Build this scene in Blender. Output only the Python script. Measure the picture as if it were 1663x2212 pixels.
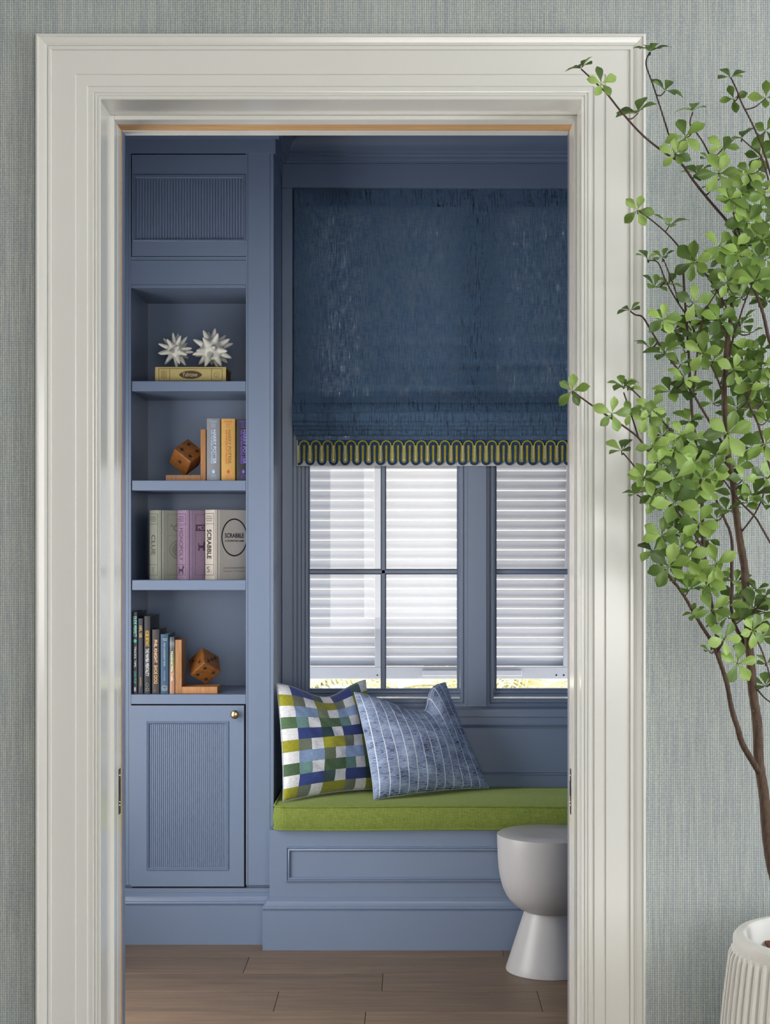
import bpy, bmesh, math, random
from mathutils import Vector, Matrix, noise

for _o in list(bpy.data.objects):
    bpy.data.objects.remove(_o)
SC = bpy.context.scene
COL = SC.collection
random.seed(7)

# ------------------------------------------------------------------ camera
F, VX, VY, CAMZ = 3500.0, 880.0, 1180.0, 1.40      # focal length in pixels of the 1663x2212 frame
cam_data = bpy.data.cameras.new('camera')
cam = bpy.data.objects.new('camera', cam_data)
COL.objects.link(cam)
cam.location = (0, 0, CAMZ)
cam.rotation_euler = (math.pi / 2, 0, 0)
cam_data.sensor_fit = 'HORIZONTAL'
cam_data.sensor_width = 36.0
cam_data.lens = F * 36.0 / 1663.0
cam_data.shift_x = -(VX - 831.5) / 1663.0
cam_data.shift_y = (VY - 1106.0) / 1663.0
cam_data.clip_start = 0.05
SC.camera = cam

# ------------------------------------------------------------------ world, sun, daylight, exposure
SC.view_settings.view_transform = 'Standard'
SC.view_settings.look = 'None'
SC.view_settings.gamma = 1.0
SC.view_settings.use_curve_mapping = False
SC.view_settings.exposure = 0.0
SC.cycles.use_denoising = True
SC.cycles.max_bounces = 6
SC.cycles.use_adaptive_sampling = True
SC.cycles.adaptive_threshold = 0.04
SC.cycles.diffuse_bounces = 4
SC.cycles.glossy_bounces = 3
SC.cycles.transparent_max_bounces = 12
SC.cycles.sample_clamp_indirect = 6.0

world = bpy.data.worlds.new('sky')
SC.world = world
world.use_nodes = True
world.node_tree.nodes['Background'].inputs[0].default_value = (1.0, 0.985, 0.97, 1)
world.node_tree.nodes['Background'].inputs[1].default_value = 4.4

def sun(name, strength, angle, direction, color):
    d = bpy.data.lights.new(name, 'SUN')
    d.energy, d.angle, d.color = strength, math.radians(angle), color
    o = bpy.data.objects.new(name, d)
    COL.objects.link(o)
    o.rotation_euler = Vector(direction).to_track_quat('-Z', 'Y').to_euler()
    o.location = (3, 9, 6)
    return o

def area(name, loc, direction, sx, sy, power, color, spread=180):
    d = bpy.data.lights.new(name, 'AREA')
    d.shape, d.size, d.size_y = 'RECTANGLE', sx, sy
    d.energy, d.color = power, color
    d.spread = math.radians(spread)
    o = bpy.data.objects.new(name, d)
    COL.objects.link(o)
    o.location = loc
    o.rotation_euler = Vector(direction).to_track_quat('-Z', 'Y').to_euler()
    return o

BXL = -1.30
sun('sun', 9.0, 1.0, (-0.9, -0.12, -0.75), (1.0, 0.94, 0.84))
# daylight in the two window openings of the front room (right wall, and the wall behind the viewer)
area('daylight_right_window', (3.36, 1.90, 1.62), (-1, 0.22, -0.03), 1.4, 1.65, 40, (0.74, 0.87, 1.0))
area('daylight_rear_window', (0.9, -2.25, 1.55), (-0.08, 1, -0.02), 2.6, 1.6, 50, (1.0, 0.98, 0.94))
# added lamp at an unseen door, standing in for daylight from the left
area('added_left_daylight', (BXL - 0.025, 4.72, 0.98), (1, 0.0, -0.05), 0.98, 1.72, 37, (1.0, 0.98, 0.96))

# ------------------------------------------------------------------ helpers
def lin(v):
    v /= 255.0
    return v / 12.92 if v <= 0.04045 else ((v + 0.055) / 1.055) ** 2.4

def rgb(r, g, b):
    return (lin(r), lin(g), lin(b), 1.0)

def at(u, v, d):
    """a point of the place: seen at frame position (u, v), standing d metres away"""
    return Vector(((u - VX) * d / F, d, CAMZ - (v - VY) * d / F))

def px(u, d):
    return (u - VX) * d / F

def pz(v, d):
    return CAMZ - (v - VY) * d / F

class MB:
    def __init__(self):
        self.v, self.f, self.m = [], [], []
        self.uv = None

    def add(self, verts, faces, mi=0):
        n = len(self.v)
        self.v += [Vector(p) for p in verts]
        self.f += [tuple(n + i for i in f) for f in faces]
        self.m += [mi] * len(faces)
        return self

    def box(self, x0, x1, y0, y1, z0, z1, mi=0, mat=None):
        p = [Vector((x, y, z)) for z in (z0, z1) for y in (y0, y1) for x in (x0, x1)]
        if mat:
            p = [mat @ q for q in p]
        return self.add(p, [(0, 2, 3, 1), (4, 5, 7, 6), (0, 1, 5, 4), (2, 6, 7, 3), (0, 4, 6, 2), (1, 3, 7, 5)], mi)

    def sweep(self, path, prof, fn, closed=False, mi=0, caps=True, only=None):
        """profile [(offset to the left of the path, height)] along a 2D path, mitred; fn(a, b, h) -> 3D"""
        n, P = len(path), [Vector(p) for p in path]
        rings = []
        for i in range(n):
            if closed:
                a, b = P[i] - P[i - 1], P[(i + 1) % n] - P[i]
            else:
                a = P[i] - P[i - 1] if i else P[1] - P[0]
                b = P[i + 1] - P[i] if i < n - 1 else P[i] - P[i - 1]
            a, b = a.normalized(), b.normalized()
            na, nb = Vector((-a.y, a.x)), Vector((-b.y, b.x))
            m = (na + nb)
            m = m / max(1e-6, m.dot(na))
            rings.append([Vector(fn(P[i].x + m.x * o, P[i].y + m.y * o, h)) for o, h in prof])
        k = len(prof)
        verts = [q for r in rings for q in r]
        faces = []
        for i in range(n if closed else n - 1):
            if only is not None and i != only:
                continue
            j = (i + 1) % n
            for q in range(k - 1):
                faces.append((i * k + q, j * k + q, j * k + q + 1, i * k + q + 1))
        if only is not None:
            faces.append(tuple(only * k + q for q in range(k)))
            faces.append(tuple((only + 1) % n * k + q for q in reversed(range(k))))
            use = sorted({i for f in faces for i in f})
            re = {a: b for b, a in enumerate(use)}
            verts, faces = [verts[i] for i in use], [tuple(re[i] for i in f) for f in faces]
        elif caps and not closed:
            faces.append(tuple(range(k)))
            faces.append(tuple((n - 1) * k + q for q in reversed(range(k))))
        return self.add(verts, faces, mi)

    def tube(self, pts, radii, seg=8, mi=0, caps=True):
        P = [Vector(p) for p in pts]
        n = len(P)
        if not hasattr(radii, '__len__'):
            radii = [radii] * n
        verts, up = [], None
        for i in range(n):
            t = (P[min(i + 1, n - 1)] - P[max(i - 1, 0)])
            t = t.normalized() if t.length > 1e-9 else Vector((0, 0, 1))
            if up is None:
                up = t.orthogonal().normalized()
            up = (up - t * up.dot(t))
            up = up.normalized() if up.length > 1e-6 else t.orthogonal().normalized()
            w = t.cross(up)
            for k in range(seg):
                a = 2 * math.pi * k / seg
                verts.append(P[i] + (up * math.cos(a) + w * math.sin(a)) * radii[i])
        faces = [(i * seg + k, i * seg + (k + 1) % seg, (i + 1) * seg + (k + 1) % seg, (i + 1) * seg + k)
                 for i in range(n - 1) for k in range(seg)]
        if caps:
            faces.append(tuple(reversed(range(seg))))
            faces.append(tuple((n - 1) * seg + k for k in range(seg)))
        return self.add(verts, faces, mi)

    def lathe(self, prof, c, seg=48, mi=0, close_bottom=False, close_top=False):
        c = Vector(c)
        verts = [c + Vector((r * math.cos(2 * math.pi * k / seg), r * math.sin(2 * math.pi * k / seg), z))
                 for r, z in prof for k in range(seg)]
        faces = [(i * seg + k, i * seg + (k + 1) % seg, (i + 1) * seg + (k + 1) % seg, (i + 1) * seg + k)
                 for i in range(len(prof) - 1) for k in range(seg)]
        if close_bottom:
            faces.append(tuple(reversed(range(seg))))
        if close_top:
            faces.append(tuple((len(prof) - 1) * seg + k for k in range(seg)))
        return self.add(verts, faces, mi)

    def ribbon(self, pts, w, fn, h0, h1):
        """flat band of width w along a 2D path, with thickness; fn(a, b, h) -> 3D"""
        prof = [(-w / 2, h0), (-w / 2, h1), (w / 2, h1), (w / 2, h0), (-w / 2, h0)]
        return self.sweep(pts, prof, fn)

    def build(self, name, mat, parent=None, label=None, cat=None, group=None, kind=None, smooth=False, bevel=0, bseg=1, angle=35):
        me = bpy.data.meshes.new(name)
        me.from_pydata(self.v, [], self.f)
        mats = mat if isinstance(mat, (list, tuple)) else [mat]
        for q in mats:
            me.materials.append(q)
        if len(mats) > 1:
            for p, i in zip(me.polygons, self.m):
                p.material_index = i
        bm = bmesh.new()
        bm.from_mesh(me)
        bmesh.ops.remove_doubles(bm, verts=bm.verts, dist=1e-6)
        bmesh.ops.recalc_face_normals(bm, faces=bm.faces)
        if bevel:
            ed = [e for e in bm.edges if len(e.link_faces) == 2 and e.calc_face_angle(0) > 0.5]
            bmesh.ops.bevel(bm, geom=ed, offset=bevel, segments=bseg, profile=0.5, affect='EDGES', clamp_overlap=True)
        bm.to_mesh(me)
        bm.free()
        if smooth:
            me.shade_smooth()
            if angle < 180:
                me.set_sharp_from_angle(angle=math.radians(angle))
        o = bpy.data.objects.new(name, me)
        COL.objects.link(o)
        adopt(o, parent)
        tag(o, label, cat, group, kind)
        return o

def tag(o, label=None, cat=None, group=None, kind=None):
    if label: o['label'] = label
    if cat: o['category'] = cat
    if group: o['group'] = group
    if kind: o['kind'] = kind
    return o

def adopt(o, parent):
    if parent:
        o.parent = parent
        o.matrix_parent_inverse = Matrix.Translation(-world_loc(parent))

def world_loc(o):
    return Vector(o.location) if o.type == 'EMPTY' else Vector((0, 0, 0))

def thing(name, loc, label, cat, group=None, kind=None):
    o = bpy.data.objects.new(name, None)
    o.empty_display_size = 0.05
    COL.objects.link(o)
    o.location = loc
    return tag(o, label, cat, group, kind)

def xz(y):                       # plane facing the viewer: (a, b, h) -> x, y - h, z
    return lambda a, b, h: (a, y - h, b)

def rect(x0, x1, z0, z1):        # clockwise when seen by the viewer: left of the path is outside
    return [(x0, z0), (x0, z1), (x1, z1), (x1, z0)]

# ------------------------------------------------------------------ materials
def new_mat(name):
    m = bpy.data.materials.new(name)
    m.use_nodes = True
    nt = m.node_tree
    for n in list(nt.nodes):
        if n.type != 'OUTPUT_MATERIAL' and n.type != 'BSDF_PRINCIPLED':
            nt.nodes.remove(n)
    return m, nt, nt.nodes['Principled BSDF'], nt.nodes['Material Output']

class NT:
    """small node helper"""
    def __init__(self, nt):
        self.nt = nt
    def n(self, t, **kw):
        x = self.nt.nodes.new(t)
        for k, v in kw.items():
            setattr(x, k, v)
        return x
    def link(self, a, b):
        self.nt.links.new(a, b)
    def math(self, op, a, b=None, c=None):
        x = self.n('ShaderNodeMath', operation=op)
        for i, q in enumerate((a, b, c)):
            if q is None: continue
            if isinstance(q, (int, float)): x.inputs[i].default_value = q
            else: self.link(q, x.inputs[i])
        return x.outputs[0]
    def noise(self, vec, scale, detail=2, rough=0.5, dist=0.0):
        x = self.n('ShaderNodeTexNoise')
        x.inputs['Scale'].default_value = scale
        x.inputs['Detail'].default_value = detail
        x.inputs['Roughness'].default_value = rough
        x.inputs['Distortion'].default_value = dist
        if vec is not None: self.link(vec, x.inputs['Vector'])
        return x.outputs[0]
    def mapping(self, vec, scale=(1, 1, 1), rot=(0, 0, 0), loc=(0, 0, 0)):
        x = self.n('ShaderNodeMapping')
        x.inputs['Scale'].default_value = scale
        x.inputs['Rotation'].default_value = rot
        x.inputs['Location'].default_value = loc
        self.link(vec, x.inputs['Vector'])
        return x.outputs[0]
    def coord(self, which='Object'):
        return self.n('ShaderNodeTexCoord').outputs[which]
    def ramp(self, fac, stops, interp='LINEAR'):
        x = self.n('ShaderNodeValToRGB')
        cr = x.color_ramp
        cr.interpolation = interp
        while len(cr.elements) < len(stops):
            cr.elements.new(0.5)
        for e, (p, c) in zip(cr.elements, stops):
            e.position = p
            e.color = c if len(c) == 4 else (*c, 1)
        self.link(fac, x.inputs[0])
        return x.outputs[0]
    def mix(self, fac, a, b, blend='MIX'):
        x = self.n('ShaderNodeMix', data_type='RGBA', blend_type=blend)
        for i, q in ((0, fac), (6, a), (7, b)):
            if isinstance(q, (int, float)): x.inputs[i].default_value = q
            elif isinstance(q, tuple): x.inputs[i].default_value = q
            else: self.link(q, x.inputs[i])
        return x.outputs[2]
    def bump(self, h, strength, dist, to):
        x = self.n('ShaderNodeBump')
        x.inputs['Strength'].default_value = strength
        x.inputs['Distance'].default_value = dist
        self.link(h, x.inputs['Height'])
        self.link(x.outputs[0], to)
        return x

def paint(name, col, rough=0.45, spec=0.5, var=0.05, bump=0.15, bscale=260, metal=0.0, coat=0.0):
    m, nt, p, out = new_mat(name)
    g = NT(nt)
    co = g.coord()
    f = g.noise(co, 6.0, 1)
    a = tuple(min(1, c * (1 - var)) for c in col[:3]) + (1,)
    b = tuple(min(1, c * (1 + var)) for c in col[:3]) + (1,)
    g.link(g.mix(f, a, b), p.inputs['Base Color'])
    p.inputs['Roughness'].default_value = rough
    p.inputs['Specular IOR Level'].default_value = spec
    p.inputs['Metallic'].default_value = metal
    p.inputs['Coat Weight'].default_value = coat
    if bump:
        g.bump(g.noise(co, bscale, 0), bump, 0.0006, p.inputs['Normal'])
    return m

def wood(name, c0, c1, scale=1.0, axis='X', rough=0.5, stretch=14):
    m, nt, p, out = new_mat(name)
    g = NT(nt)
    oi = g.n('ShaderNodeObjectInfo')
    off = g.n('ShaderNodeVectorMath', operation='ADD')
    sc = {'X': (1, stretch, stretch), 'Z': (stretch, stretch, 1), 'Y': (stretch, 1, stretch)}[axis]
    g.link(g.coord(), off.inputs[0])
    cx = g.n('ShaderNodeCombineXYZ')
    g.link(g.math('MULTIPLY', oi.outputs['Random'], 37.0), cx.inputs[0])
    g.link(g.math('MULTIPLY', oi.outputs['Random'], 11.0), cx.inputs[1])
    g.link(cx.outputs[0], off.inputs[1])
    v = g.mapping(off.outputs[0], tuple(s * scale for s in sc))
    n1 = g.noise(v, 3.0, 6, 0.6, 1.2)
    n2 = g.noise(v, 16.0, 4, 0.7, 0.3)
    f = g.math('ADD', g.math('MULTIPLY', n1, 0.65), g.math('MULTIPLY', n2, 0.35))
    col = g.ramp(f, [(0.32, c0), (0.68, c1)])
    hue = g.n('ShaderNodeHueSaturation')
    g.link(g.math('MULTIPLY_ADD', oi.outputs['Random'], 0.36, 0.82), hue.inputs['Value'])
    g.link(col, hue.inputs['Color'])
    g.link(hue.outputs[0], p.inputs['Base Color'])
    p.inputs['Roughness'].default_value = rough
    g.bump(n2, 0.15, 0.001, p.inputs['Normal'])
    return m

def wallpaper(name):
    m, nt, p, out = new_mat(name)
    g = NT(nt)
    co = g.coord()
    s = g.n('ShaderNodeSeparateXYZ')
    g.link(co, s.inputs[0])
    pitch = 0.00412
    w = g.noise(g.mapping(co, (18, 1, 18)), 4.0, 0)
    wob = g.math('MULTIPLY', g.math('SUBTRACT', w, 0.5), 0.9)
    a = g.math('SINE', g.math('ADD', g.math('MULTIPLY', s.outputs[0], 2 * math.pi / pitch), wob))
    b = g.math('SINE', g.math('ADD', g.math('MULTIPLY', s.outputs[2], 2 * math.pi / pitch), wob))
    def mask(x, lo, hi):
        r = g.n('ShaderNodeMapRange', interpolation_type='SMOOTHSTEP')
        r.inputs['From Min'].default_value = lo
        r.inputs['From Max'].default_value = hi
        g.link(x, r.inputs['Value'])
        return r.outputs[0]
    va, hb = mask(a, -0.25, 0.5), mask(b, -0.15, 0.6)
    streak = g.noise(g.mapping(co, (190, 1, 7)), 1.0, 3, 0.6)      # slubs that run down single threads
    streak = mask(streak, 0.3, 0.68)
    wash = g.noise(g.mapping(co, (5, 1, 2.2)), 1.0, 3, 0.6)
    vs = g.math('MULTIPLY', va, g.math('MULTIPLY_ADD', streak, 0.42, 0.5))
    hs = g.math('MULTIPLY', hb, 0.55)
    f = g.math('MAXIMUM', vs, hs)
    cell = g.mix(wash, rgb(62, 74, 110), rgb(94, 108, 138))
    spots = g.noise(g.mapping(co, (60, 1, 40)), 4.0, 1)
    cell = g.mix(mask(spots, 0.42, 0.7), cell, rgb(120, 130, 138))
    cream = g.mix(wash, rgb(204, 208, 186), rgb(226, 228, 212))
    g.link(g.mix(f, cell, cream), p.inputs['Base Color'])
    p.inputs['Roughness'].default_value = 0.85
    p.inputs['Specular IOR Level'].default_value = 0.2
    return m

def linen(name, c0, c1, rough=0.9, scale=1.0, sheen=0.2, tint=(1, 1, 1, 1)):
    m, nt, p, out = new_mat(name)
    g = NT(nt)
    co = g.coord()
    x = g.noise(g.mapping(co, (900 * scale, 60 * scale, 60 * scale)), 1.0, 2)
    y = g.noise(g.mapping(co, (50 * scale, 700 * scale, 700 * scale)), 1.0, 2)
    f = g.math('MULTIPLY', g.math('ADD', x, y), 0.5)
    g.link(g.ramp(f, [(0.36, c0), (0.64, c1)]), p.inputs['Base Color'])
    p.inputs['Roughness'].default_value = rough
    p.inputs['Sheen Weight'].default_value = sheen
    p.inputs['Sheen Tint'].default_value = tint
    p.inputs['Specular IOR Level'].default_value = 0.15
    g.bump(f, 0.35, 0.0008, p.inputs['Normal'])
    return m

def shade_cloth(name):
    """dark blue linen: thick and thin threads let more or less daylight through"""
    m, nt, p, out = new_mat(name)
    g = NT(nt)
    co = g.coord()
    vx = g.noise(g.mapping(co, (330, 1, 20)), 1.0, 4, 0.7)
    hz = g.noise(g.mapping(co, (30, 1, 420)), 1.0, 3, 0.6)
    blot = g.noise(g.mapping(co, (22, 1, 9)), 1.0, 4, 0.7)
    f = g.math('ADD', g.math('MULTIPLY', vx, 0.60), g.math('MULTIPLY', hz, 0.26))
    f = g.math('ADD', f, g.math('MULTIPLY', blot, 0.14))
    col = g.ramp(f, [(0.40, rgb(74, 102, 132)), (0.60, rgb(116, 140, 166))])
    g.link(col, p.inputs['Base Color'])
    p.inputs['Roughness'].default_value = 0.9
    p.inputs['Specular IOR Level'].default_value = 0.12
    g.bump(f, 0.4, 0.0008, p.inputs['Normal'])
    tr = g.n('ShaderNodeBsdfTranslucent')
    tr.inputs[0].default_value = rgb(176, 194, 212)
    thin = g.ramp(f, [(0.44, (0.10, 0.10, 0.10)), (0.51, (0.30, 0.30, 0.30)), (0.57, (0.95, 0.95, 0.95))])
    mx = g.n('ShaderNodeMixShader')
    g.link(thin, mx.inputs[0])
    g.link(p.outputs[0], mx.inputs[1])
    g.link(tr.outputs[0], mx.inputs[2])
    tp = g.n('ShaderNodeBsdfTransparent')            # open spots of the weave
    hole = g.ramp(f, [(0.52, (0, 0, 0)), (0.60, (0.42, 0.42, 0.42))])
    mx2 = g.n('ShaderNodeMixShader')
    g.link(hole, mx2.inputs[0])
    g.link(mx.outputs[0], mx2.inputs[1])
    g.link(tp.outputs[0], mx2.inputs[2])
    g.link(mx2.outputs[0], out.inputs['Surface'])
    return m

def glass_mat(name):
    m, nt, p, out = new_mat(name)
    g = NT(nt)
    nt.nodes.remove(p)
    t = g.n('ShaderNodeBsdfTransparent')
    t.inputs[0].default_value = (0.97, 0.98, 0.985, 1)
    gl = g.n('ShaderNodeBsdfGlossy')
    gl.inputs['Roughness'].default_value = 0.01
    fr = g.n('ShaderNodeFresnel')
    fr.inputs['IOR'].default_value = 1.45
    mx = g.n('ShaderNodeMixShader')
    g.link(fr.outputs[0], mx.inputs[0])
    g.link(t.outputs[0], mx.inputs[1])
    g.link(gl.outputs[0], mx.inputs[2])
    g.link(mx.outputs[0], out.inputs['Surface'])
    return m

def leaf_mat(name, c0, c1):
    m, nt, p, out = new_mat(name)
    g = NT(nt)
    oi = g.n('ShaderNodeObjectInfo')
    co = g.coord()
    f = g.noise(co, 60, 3)
    f = g.math('ADD', g.math('MULTIPLY', f, 0.6), g.math('MULTIPLY', oi.outputs['Random'], 0.4))
    col = g.ramp(f, [(0.3, c0), (0.7, c1)])
    g.link(col, p.inputs['Base Color'])
    p.inputs['Roughness'].default_value = 0.42
    p.inputs['Specular IOR Level'].default_value = 0.5
    tr = g.n('ShaderNodeBsdfTranslucent')
    g.link(col, tr.inputs[0])
    mx = g.n('ShaderNodeMixShader')
    mx.inputs[0].default_value = 0.25
    g.link(p.outputs[0], mx.inputs[1])
    g.link(tr.outputs[0], mx.inputs[2])
    g.link(mx.outputs[0], out.inputs['Surface'])
    return m

def flat(name, col, rough=0.6, metal=0.0):
    m, nt, p, out = new_mat(name)
    g = NT(nt)
    f = g.noise(g.coord(), 90, 2)
    a = tuple(c * 0.93 for c in col[:3]) + (1,)
    b = tuple(min(1, c * 1.07) for c in col[:3]) + (1,)
    g.link(g.mix(f, a, b), p.inputs['Base Color'])
    p.inputs['Roughness'].default_value = rough
    p.inputs['Metallic'].default_value = metal
    return m

M = {}
M['paper'] = wallpaper('woven_wallpaper')
M['white'] = paint('glossy_white_paint', rgb(220, 219, 213), 0.16, 0.5, 0.015, 0.12, 120)
M['blue'] = paint('blue_paint', rgb(113, 128, 152), 0.30, 0.5, 0.03, 0.15, 200)
M['ceilw'] = paint('ceiling_paint', rgb(228, 228, 224), 0.8, 0.3, 0.02, 0)
M['wallw'] = paint('plain_wall_paint', rgb(190, 196, 196), 0.8, 0.3, 0.02, 0)
M['oak'] = wood('raw_oak', rgb(190, 140, 84), rgb(222, 178, 122), 1.2, 'X', 0.6)
M['floor'] = wood('oiled_brown_oak', rgb(90, 72, 56), rgb(130, 108, 86), 0.8, 'X', 0.45, 16)
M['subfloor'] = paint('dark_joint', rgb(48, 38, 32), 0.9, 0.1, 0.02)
M['glass'] = glass_mat('window_glass')
M['shade'] = shade_cloth('blue_linen_shade')
M['louver'] = paint('white_shutter_paint', rgb(200, 199, 202), 0.5, 0.4, 0.02, 0)
M['navy'] = linen('navy_braid', rgb(40, 62, 88), rgb(58, 84, 112))
M['gold'] = linen('mustard_braid', rgb(160, 146, 40), rgb(198, 184, 76))
M['cream'] = linen('cream_lining', rgb(206, 204, 198), rgb(228, 226, 220))
M['green'] = linen('green_linen', rgb(94, 108, 40), rgb(128, 142, 72), sheen=0.35, tint=(0.72, 0.86, 0.34, 1))
M['stool'] = paint('matt_grey_lacquer', rgb(162, 160, 160), 0.36, 0.4, 0.01)
M['ceramic'] = paint('matt_white_ceramic', rgb(214, 212, 202), 0.5, 0.4, 0.02)
M['pot'] = paint('ribbed_white_planter', rgb(222, 220, 214), 0.5, 0.4, 0.02, 0)
M['bark'] = wood('brown_bark', rgb(44, 30, 24), rgb(104, 82, 64), 6.0, 'Z', 0.85, 5)
M['twig'] = wood('dark_twig', rgb(48, 34, 32), rgb(84, 62, 54), 8.0, 'Z', 0.8, 4)
M['mulch'] = wood('bark_mulch', rgb(60, 34, 24), rgb(128, 78, 54), 20, 'X', 0.9, 3)
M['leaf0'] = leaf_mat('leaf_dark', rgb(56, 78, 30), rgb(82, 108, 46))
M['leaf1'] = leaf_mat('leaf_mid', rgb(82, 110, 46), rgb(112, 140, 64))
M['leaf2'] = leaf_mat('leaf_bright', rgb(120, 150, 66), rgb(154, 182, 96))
M['brass'] = flat('aged_brass', rgb(176, 158, 122), 0.28, 1.0)
M['steel'] = flat('dark_steel', rgb(70, 66, 62), 0.3, 1.0)
M['chrome'] = flat('bright_steel', rgb(210, 210, 210), 0.2, 1.0)
M['bookend'] = wood('honey_wood', rgb(150, 98, 50), rgb(196, 142, 88), 2.0, 'Z', 0.5, 10)
M['die'] = wood('dark_die_wood', rgb(96, 56, 22), rgb(146, 94, 46), 6.0, 'X', 0.4, 5)
M['pip'] = flat('burnt_pip', rgb(46, 34, 22), 0.7)
M['page'] = paint('page_edges', rgb(206, 198, 180), 0.9, 0.1, 0.08)

# ================================================================== THE SETTING
WALL = 3.781                       # face of the papered wall
XL, XR, ZT = -0.862, 0.552, 2.588  # outer edge of the door casing
S = 'structure'

# ---- front room (the viewer stands in it)
MB().box(-3.3, 3.3, -2.2, 4.06, -0.12, 0.0).build('floor_front', M['floor'], kind=S)
MB().box(-3.3, 3.3, -2.2, 3.95, 3.0, 3.1).build('ceiling_front', M['ceilw'], kind=S)
m = MB()
m.box(-3.3, -0.735, WALL, 3.93, 0, 3.0)
m.box(0.43, 3.3, WALL, 3.93, 0, 3.0)
m.box(-0.735, 0.43, WALL, 3.93, 2.46, 3.0)
m.build('wall_front', M['paper'], kind=S)
MB().box(-3.4, -3.3, -2.2, 3.95, 0, 3.0).build('wall_left_front', M['wallw'], kind=S)
m = MB()                           # right wall with its window opening
m.box(3.3, 3.4, -2.2, 0.7, 0, 3.0).box(3.3, 3.4, 2.8, 3.95, 0, 3.0)
m.box(3.3, 3.4, 0.7, 2.8, 0, 0.7).box(3.3, 3.4, 0.7, 2.8, 2.55, 3.0)
m.build('wall_right_front', M['wallw'], kind=S)
m = MB()                           # wall behind the viewer with its window opening
m.box(-3.4, -0.7, -2.3, -2.2, 0, 3.0).box(2.5, 3.4, -2.3, -2.2, 0, 3.0)
m.box(-0.7, 2.5, -2.3, -2.2, 0, 0.65).box(-0.7, 2.5, -2.3, -2.2, 2.45, 3.0)
m.build('wall_rear', M['wallw'], kind=S)

# ---- door casing: three mitred lengths of one moulding
CAS = [(0, 0), (0, 27), (2, 30), (5, 31), (7, 30), (8.5, 27.5), (14, 26.5), (20, 25), (25.5, 22.5), (26.5, 19.5), (28, 19.5), (28.8, 23),
       (34.5, 22.5), (36, 21), (36.6, 17.6), (38, 18), (90.5, 18), (92, 17), (92.6, 14.6), (94.5, 15), (117, 15), (118.6, 14), (119.2, 11.2), (121, 11.6),
       (130, 12.6), (132.4, 12), (133, 9), (134.6, 9), (135.2, 12), (138.6, 12.4), (139.6, 11.6), (140, 8.8), (141.6, 8.8), (142.4, 11.6), (147, 12), (148, 11), (148, 0)]
prof = [(-s / 1000.0, h / 1000.0) for s, h in CAS]
path = [(XL, -0.0), (XL, ZT), (XR, ZT), (XR, -0.0)]
trim = thing('trim_1', (0, WALL, 0), None, None, kind=S)
for i, nm in enumerate(('casing_leg', 'casing_head', 'casing_leg')):
    MB().sweep(path, prof, xz(WALL), only=i).build(nm, M['white'], trim)

# ---- jamb lining with stops, pocket door slot and the painted rear stop
JL, JR, JT = -0.7155, 0.4085, 2.4395      # jamb faces
SL, SR, ST = -0.7072, 0.4010, 2.4290      # stop faces
jamb = thing('trim_2', (0, 3.9, 0), None, None, kind=S)
y0 = WALL - 0.0095
MB().box(JL - 0.018, JL, y0, 3.954, 0, JT).build('jamb_side', M['white'], jamb, bevel=0.001)
MB().box(JR, JR + 0.018, y0, 3.954, 0, JT).build('jamb_side', M['white'], jamb, bevel=0.001)
MB().box(JL - 0.018, JR + 0.018, y0, 3.954, JT, JT + 0.018).build('jamb_head', M['white'], jamb, bevel=0.001)
for a, b in ((JL - 0.002, SL), (SR, JR + 0.002)):
    MB().box(a, b, 3.908, 3.954, 0, JT).build('stop', M['white'], jamb, bevel=0.0015, bseg=2)
MB().box(SL, SR, 3.908, 3.954, ST, JT).build('stop', M['white'], jamb, bevel=0.0015, bseg=2)
MB().box(SL - 0.03, SR + 0.03, 3.957, 4.012, ST + 0.001, ST + 0.05).build('track_board', M['oak'], jamb)
for a, b in ((SL - 0.03, SL), (SR, SR + 0.03)):
    MB().box(a, b, 4.003, 4.017, 0, ST + 0.05).build('edge_strip', M['oak'], jamb)
    MB().box(a, b, 4.018, 4.06, 0, ST + 0.06).build('rear_stop', M['blue'], jamb, bevel=0.001)
MB().box(SL, SR, 4.018, 4.06, ST, ST + 0.06).build('rear_stop', M['white'], jamb, bevel=0.001)

# ---- the two pocket doors, pushed back: only their edges show
for n, (a, b, s) in enumerate(((SL - 0.5, SL, 1), (SR, SR + 0.5, -1))):
    d = thing('door_%d' % (n + 1), (SL if n == 0 else SR, 3.978, 0), None, None, kind=S)
    MB().box(a, b, 3.9575, 4.0005, 0.01, ST).build('door_slab', M['white'], d, bevel=0.0008)
    xe = b if s > 0 else a
    z0, z1 = pz(1759, 3.975), pz(1661, 3.975)
    x0, x1 = (xe - 0.002, xe + 0.0012) if s > 0 else (xe - 0.0012, xe + 0.002)
    pl = MB().box(x0, x1, 3.967, 3.991, z0, z1).build('edge_latch', M['steel'], d, bevel=0.0005)
    e = 0.0012 * s
    for zc, h in ((z1 - 0.016, 0.004), (z0 + 0.022, 0.004), (z0 + 0.03, 0.003)):
        MB().tube([(xe, 3.979, zc), (xe + 2 * e, 3.979, zc)], h, 10).build('screw', M['chrome'], pl, smooth=True)
    MB().box(x0 + e, x1 + e * 0.6, 3.971, 3.987, z0 + 0.045, z1 - 0.03).build('finger_pull', M['steel'], pl)

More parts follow.
